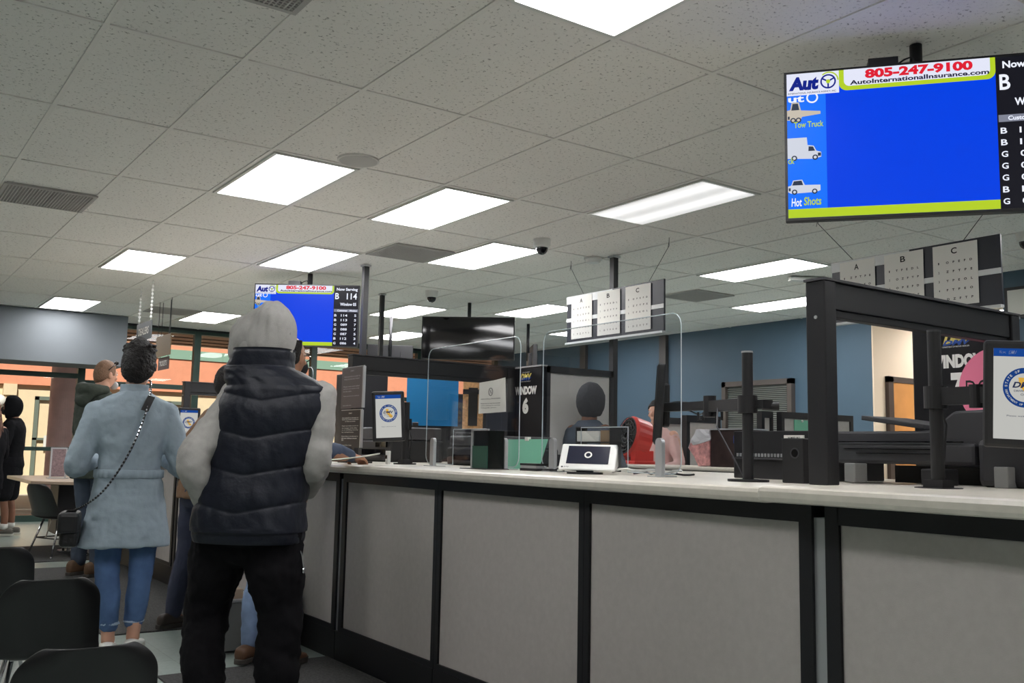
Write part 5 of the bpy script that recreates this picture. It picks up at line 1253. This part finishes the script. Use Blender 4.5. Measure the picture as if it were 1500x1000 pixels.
mb = MB(); mb.tube(rows[-1]+[rows[-1][0]], .006, 8); obj('hood_hem', mb, M_hood, ho, local=True, smooth=True)
kt = MB(); kc = S((.20, .0, .80)); kt.tube([kc+Vector((0, 0, .0)), kc+Vector((.02, 0, -.04)), kc+Vector((.03, 0, -.09))], .003, 6).ell(kc+Vector((.03, 0, -.1)), .008, .008, .012).ell(kc, .006, .006, .006)
obj('key_chain', kt, M_chrome, t, local=True)

# --- man with glasses at the counter
J = dict(eL=(-.25, .10, 1.16), wL=(-.15, .30, 1.10), eR=(.28, .04, 1.14), wR=(.28, .27, 1.10), kL=(-.10, .03, .50), aL=(-.12, 0, .09), kR=(.09, .0, .50), aR=(.09, -.02, .09), nR=(0, 0, -1), nL=(0, 0, -1), lean=(0, .03))
t, k, W, S, D = person('person with dark glasses, black face mask and faded jeans at the counter', (1.885, 4.80, 0), 62, 1.71, J, M_skin, head_yaw=.12, head_off=(0, .04), curl=(.5, .7))
M_bj = mat('grey_blue_shirt', (70, 82, 104), .9, bump=.2, bscale=300)
jacket(t, k, S, D, M_bj, .82, w=.95, name='shirt', ea=.052, disp=.012)
M_fj = mat('faded_denim', (120, 140, 172), .9, bump=.3, bscale=350, var=.35, vscale=9)
pants(t, k, S, D, M_fj, r=.95, cuff=.12, name='jeans', disp=.018, dsc=.06)
for sd, a_ in ((-1, D['aL']), (1, D['aR'])): shoe(t, a_[0]*k, a_[1]*k, -.15*sd, mat('brown_leather', (88, 62, 44), .5), M_sole, z0=.008)
hair_cap(t, W, k, M_hairb, .12, grow=.004, low=-.02, back=-.07, vol=(1, 1, .9), rough=.004, face=.10, fy=-.15)
M = Matrix.Rotation(.12, 3, 'Z')
gl = MB()
for sx_ in (-1, 1):
    pts = [W(sx_*.034+.027*math.cos(a)*(1 if True else 1), .103, .004+.020*math.sin(a)) for a in [2*PI*q/24 for q in range(25)]]
    gl.tube(pts, .0028, 8); gl.tube([W(sx_*.062, .102, .010), W(sx_*.080, .06, .010), W(sx_*.082, -.005, .006), W(sx_*.080, -.02, -.01)], .0028, 8)
gl.tube([W(-.008, .104, .006), W(0, .106, .010), W(.008, .104, .006)], .0025, 8)
go = obj('glasses', gl, M_gloss, t, local=True)
ln = MB()
for sx_ in (-1, 1): ln.ell(W(sx_*.034, .103, .004), .025*k, .0012, .018*k, M)
obj('lens', ln, M_glass, go, local=True)
mb = MB(); mb.ell(W(0, .078, -.050), .062*k, .042*k, .055*k, M, seg=24, rings=16); obj('face_mask', mb, M_blk, t, local=True, smooth=True)
# paper in the hand
pp = thing('held_paper', 'white sheets of paper held over the counter edge', 'paper', (2.13, 4.50, 1.06))
mb = MB(); rws = []
ax1 = Vector((.86, -.5, .06)).normalized(); ax2 = Vector((.5, .86, 0)).normalized()
for i in range(9):
    q = i/8; rws.append([Vector((2.02, 4.47, 1.055))+ax1*.26*q+ax2*(.17*(j/8-.5))+Vector((0, 0, .022*q*q*(1 if True else 0)+.004*math.sin(j))) for j in range(9)])
vs = [[mb.bm.verts.new(p) for p in r_] for r_ in rws]
for a, b in zip(vs, vs[1:]):
    for j in range(8): mb.bm.faces.new((a[j], a[j+1], b[j+1], b[j]))
obj('sheets', mb, M_paper, pp, smooth=True, mods=[solid(.0012)])

# --- person in the brown jacket
J = dict(eL=(-.28, .0, 1.15), wL=(-.22, .24, 1.10), eR=(.28, .05, 1.15), wR=(.2, .28, 1.12), aL=(-.24, -.02, .09), kL=(-.18, .02, .5), nL=(0, 0, -1), nR=(0, 0, -1), lean=(0, .13))
t, k, W, S, D = person('person in a brown jacket mostly hidden behind the navy vest, elbow and one shoe showing', (1.84, 5.85, 0), 75, 1.62, J, M_skin3, head_yaw=0)
jacket(t, k, S, D, mat('brown_canvas', (128, 98, 74), .85, bump=.25, bscale=250, var=.08, vscale=8), .86, w=1.12, ea=.06, disp=.016)
pants(t, k, S, D, mat('dark_denim', (58, 62, 82), .9, bump=.3, bscale=300), r=1., cuff=.11, name='jeans')
for sd, a_ in ((-1, D['aL']), (1, D['aR'])): shoe(t, a_[0]*k, a_[1]*k, -.1*sd, mat('dark_brown_leather', (58, 48, 44), .5), M_sole)
hair_cap(t, W, k, M_hairb, 0, grow=.01, rough=.008)

# --- man in the green hooded jacket
J = dict(eL=(-.26, .06, 1.15), wL=(-.2, .28, 1.12), eR=(.26, .05, 1.15), wR=(.2, .28, 1.12), nL=(0, 0, -1), nR=(0, 0, -1))
t, k, W, S, D = person('person with short brown hair and dark green jacket, sunglasses on the head, in profile', (1.80, 8.72, 0), 62, 1.83, J, M_skin2, head_yaw=-.12, head_off=(0, .05))
M_og = mat('dark_olive_canvas', (58, 66, 58), .85, bump=.25, bscale=250, var=.06, vscale=8)
jacket(t, k, S, D, M_og, .78, w=1.12, ea=.062, disp=.018)
mb = MB(); limb(mb, [S((-.10, -.03, 1.50)), S((-.05, -.12, 1.50)), S((.05, -.12, 1.49)), S((.10, -.02, 1.50))], [.035*k, .06*k, .06*k, .035*k]); limb(mb, [S((-.06, -.13, 1.46)), S((0, -.16, 1.40)), S((.06, -.13, 1.46))], [.04*k, .05*k, .04*k])
obj('lowered_hood', mb, M_og, t, local=True, mods=[remesh(.009, 3, .012, .05, 'lhood')])
pants(t, k, S, D, mat('grey_blue_denim', (66, 76, 92), .9, bump=.3, bscale=300, var=.15), r=1.05, cuff=.12, name='jeans')
for sd, a_ in ((-1, D['aL']), (1, D['aR'])): shoe(t, a_[0]*k, a_[1]*k, -.1*sd, mat('tan_boot', (98, 74, 54), .6), M_sole, tall=.11)
hair_cap(t, W, k, M_hairg, -.12, grow=.006, low=-.01, back=-.08, rough=.005, face=.055)
sg = MB(); M = Matrix.Rotation(-.12, 3, 'Z')
for sx_ in (-1, 1): sg.ell(W(sx_*.036, .070, .098), .028*k, .012*k, .018*k, M, seg=14, rings=8); sg.tube([W(sx_*.064, .055, .095), W(sx_*.088, .0, .06), W(sx_*.088, -.03, .03)], .0035, 6)
sg.tube([W(-.01, .078, .098), W(.01, .078, .098)], .003, 6); obj('sunglasses', sg, M_gloss, t, local=True, smooth=True)
mb = MB(); mb.ell(W(0, .082, -.085), .045*k, .032*k, .035*k, M); obj('face_mask', mb, mat('pale_grey_mask', (190, 190, 190), .9), t, local=True, smooth=True)

# --- black hooded person at the glass wall
J = dict(eL=(-.27, .02, 1.14), wL=(-.2, .2, 1.0), eR=(.27, .02, 1.14), wR=(.2, .2, 1.0), kL=(-.09, .03, .5), aL=(-.10, 0, .09), kR=(.09, 0, .5), aR=(.10, -.03, .09))
t, k, W, S, D = person('person in black hooded sweatshirt and black shorts by the glass wall', (1.71, 12.8, 0), -68, 1.64, J, M_skin3, head_yaw=0, head_off=(0, .05))
M_bh = mat('black_cotton', (26, 26, 29), .95, bump=.15, bscale=300, spec=.1)
jacket(t, k, S, D, M_bh, .76, w=1.1, name='sweatshirt', ea=.06, disp=.015)
pants(t, k, S, D, M_bh, r=1.12, name='shorts', hem=.94)
mb = MB(); rows = []
for i in range(18):
    q = i/17; th = PI*(.66*q); row = []
    for j in range(32):
        a = 2*PI*j/32; x = math.sin(th)*math.cos(a); z = math.sin(th)*math.sin(a); y = -math.cos(th)
        row.append(W(x*.112, y*.128-.01, z*(.140 if z > 0 else .17)+.004))
    rows.append(row)
mb.loft(rows, caps=False); ho = obj('hood', mb, M_bh, t, local=True, smooth=True, mods=[solid(.008)])
mb = MB(); mb.ell(W(0, .082, -.05), .055*k, .035*k, .055*k); obj('face_mask', mb, M_blk, t, local=True, smooth=True)
for sd, a_ in ((-1, D['aL']), (1, D['aR'])):
    so = shoe(t, a_[0]*k, a_[1]*k, 0, mat('grey_sneaker', (92, 88, 82), .7), M_solew)
    sk = MB(); sk.tube([S((a_[0], a_[1], .09)), S((a_[0], a_[1]-.004, .16))], [.043*k, .044*k], 20); obj('sock', sk, M_paper, t, local=True, smooth=True)
sp_ = MB(); sp_.tube([S((.10*sd, .02, .905)) for sd in (0,)]*1+[S((0, -.16, .905))], .001, 4) if False else None

# --- person with long brown hair at the left edge
t, k, W, S, D = person('person with long brown hair and black clothes at the extreme left edge', (1.10, 9.65, 0), -40, 1.50, dict(eL=(-.25, .05, 1.15), wL=(-.15, .22, 1.1), eR=(.25, .05, 1.15), wR=(.15, .22, 1.1)), M_skin2)
jacket(t, k, S, D, M_bh, .80, w=1.0, name='jacket', ea=.056)
pants(t, k, S, D, M_bh, r=1., cuff=.12, name='trousers')
for sd, a_ in ((-1, D['aL']), (1, D['aR'])): shoe(t, a_[0]*k, a_[1]*k, 0, M_blk, M_solew)
h = hair_cap(t, W, k, M_hairbr, 0, grow=.014, low=-.06, back=-.11, rough=.012)
mb = MB()
for q in range(14):
    a = PI+PI*(q-1)/11.5; x0, y0 = .08*math.cos(a), .09*math.sin(a)
    mb.tube(cr([W(x0, y0, -.02), W(x0*1.2, y0*1.1-.01, -.14), W(x0*1.35+.01*math.sin(q*3), y0*1.15-.02, -.26), W(x0*1.2+.012*math.cos(q*5), y0*1.2-.01, -.36)], [0]*4, 5)[0], [.020]*8+[.016]*5+[.008]*3, 8)
obj('long_locks', mb, M_hairbr, h, local=True, smooth=True)

# --- clerks behind the counter
t, k, W, S, D = person('person in dark hood seen through the clear shield before the pale partition', (4.03, 4.84, 0), 85, 1.56, dict(eL=(-.27, .05, 1.15), wL=(-.18, .25, 1.08), eR=(.27, .05, 1.15), wR=(.18, .25, 1.08), nL=(0, 0, -1), nR=(0, 0, -1), lean=(-.0, .0)), M_skin3, head_yaw=.2)
M_cl = mat('charcoal_knit', (70, 72, 78), .95, bump=.2, bscale=300)
jacket(t, k, S, D, mat('slate_blue_shirt', (78, 88, 102), .9, bump=.2, bscale=250), .85, w=1.05, name='shirt', ea=.056)
pants(t, k, S, D, M_bh, name='trousers', cuff=.12)
for sd, a_ in ((-1, D['aL']), (1, D['aR'])): shoe(t, a_[0]*k, a_[1]*k, 0, M_blk, M_sole)
hair_cap(t, W, k, M_cl, .2, grow=.028, low=-.11, back=-.19, rough=.006, name='knit_hood')
t, k, W, S, D = person('person with dark hair and light pink top across the room behind the edge-on monitor', (5.80, 6.02, 0), -100, 1.58, dict(eL=(-.27, .05, 1.15), wL=(-.18, .25, 1.08), eR=(.27, .05, 1.15), wR=(.18, .25, 1.08)), M_skin2, head_yaw=0)
jacket(t, k, S, D, mat('dusty_pink_cotton', (206, 170, 164), .9), .85, w=1., name='top', ea=.052)
pants(t, k, S, D, M_bh, name='trousers', cuff=.12)
for sd, a_ in ((-1, D['aL']), (1, D['aR'])): shoe(t, a_[0]*k, a_[1]*k, 0, M_blk, M_sole)
hair_cap(t, W, k, M_hairb, 0, grow=.012, rough=.01)

# ------------------------------------------------------------------ daylight
sun = bpy.data.lights.new('sun', 'SUN'); sun.energy = 5.2; sun.angle = .02; sun.color = (1, .95, .88)
so = bpy.data.objects.new('sun', sun); C.objects.link(so); so.rotation_euler = Vector((-.35, -.95, 1.0)).to_track_quat('Z', 'Y').to_euler()
wd = bpy.data.worlds.new('world'); bpy.context.scene.world = wd; wd.use_nodes = True; nt = wd.node_tree
sk = nt.nodes.new('ShaderNodeTexSky'); sk.sky_type = 'HOSEK_WILKIE'; sk.sun_direction = Vector((-.35, -.95, 1.0)).normalized(); sk.turbidity = 4
nt.links.new(sk.outputs[0], nt.nodes['Background'].inputs[0]); nt.nodes['Background'].inputs[1].default_value = .9
sc_ = bpy.context.scene
sc_.view_settings.view_transform = 'Standard'; sc_.view_settings.look = 'None'; sc_.view_settings.gamma = 1; sc_.view_settings.use_curve_mapping = False
sc_.view_settings.exposure = 0.12
for o in list(bpy.data.objects):
    if '_o' in o: del o['_o']
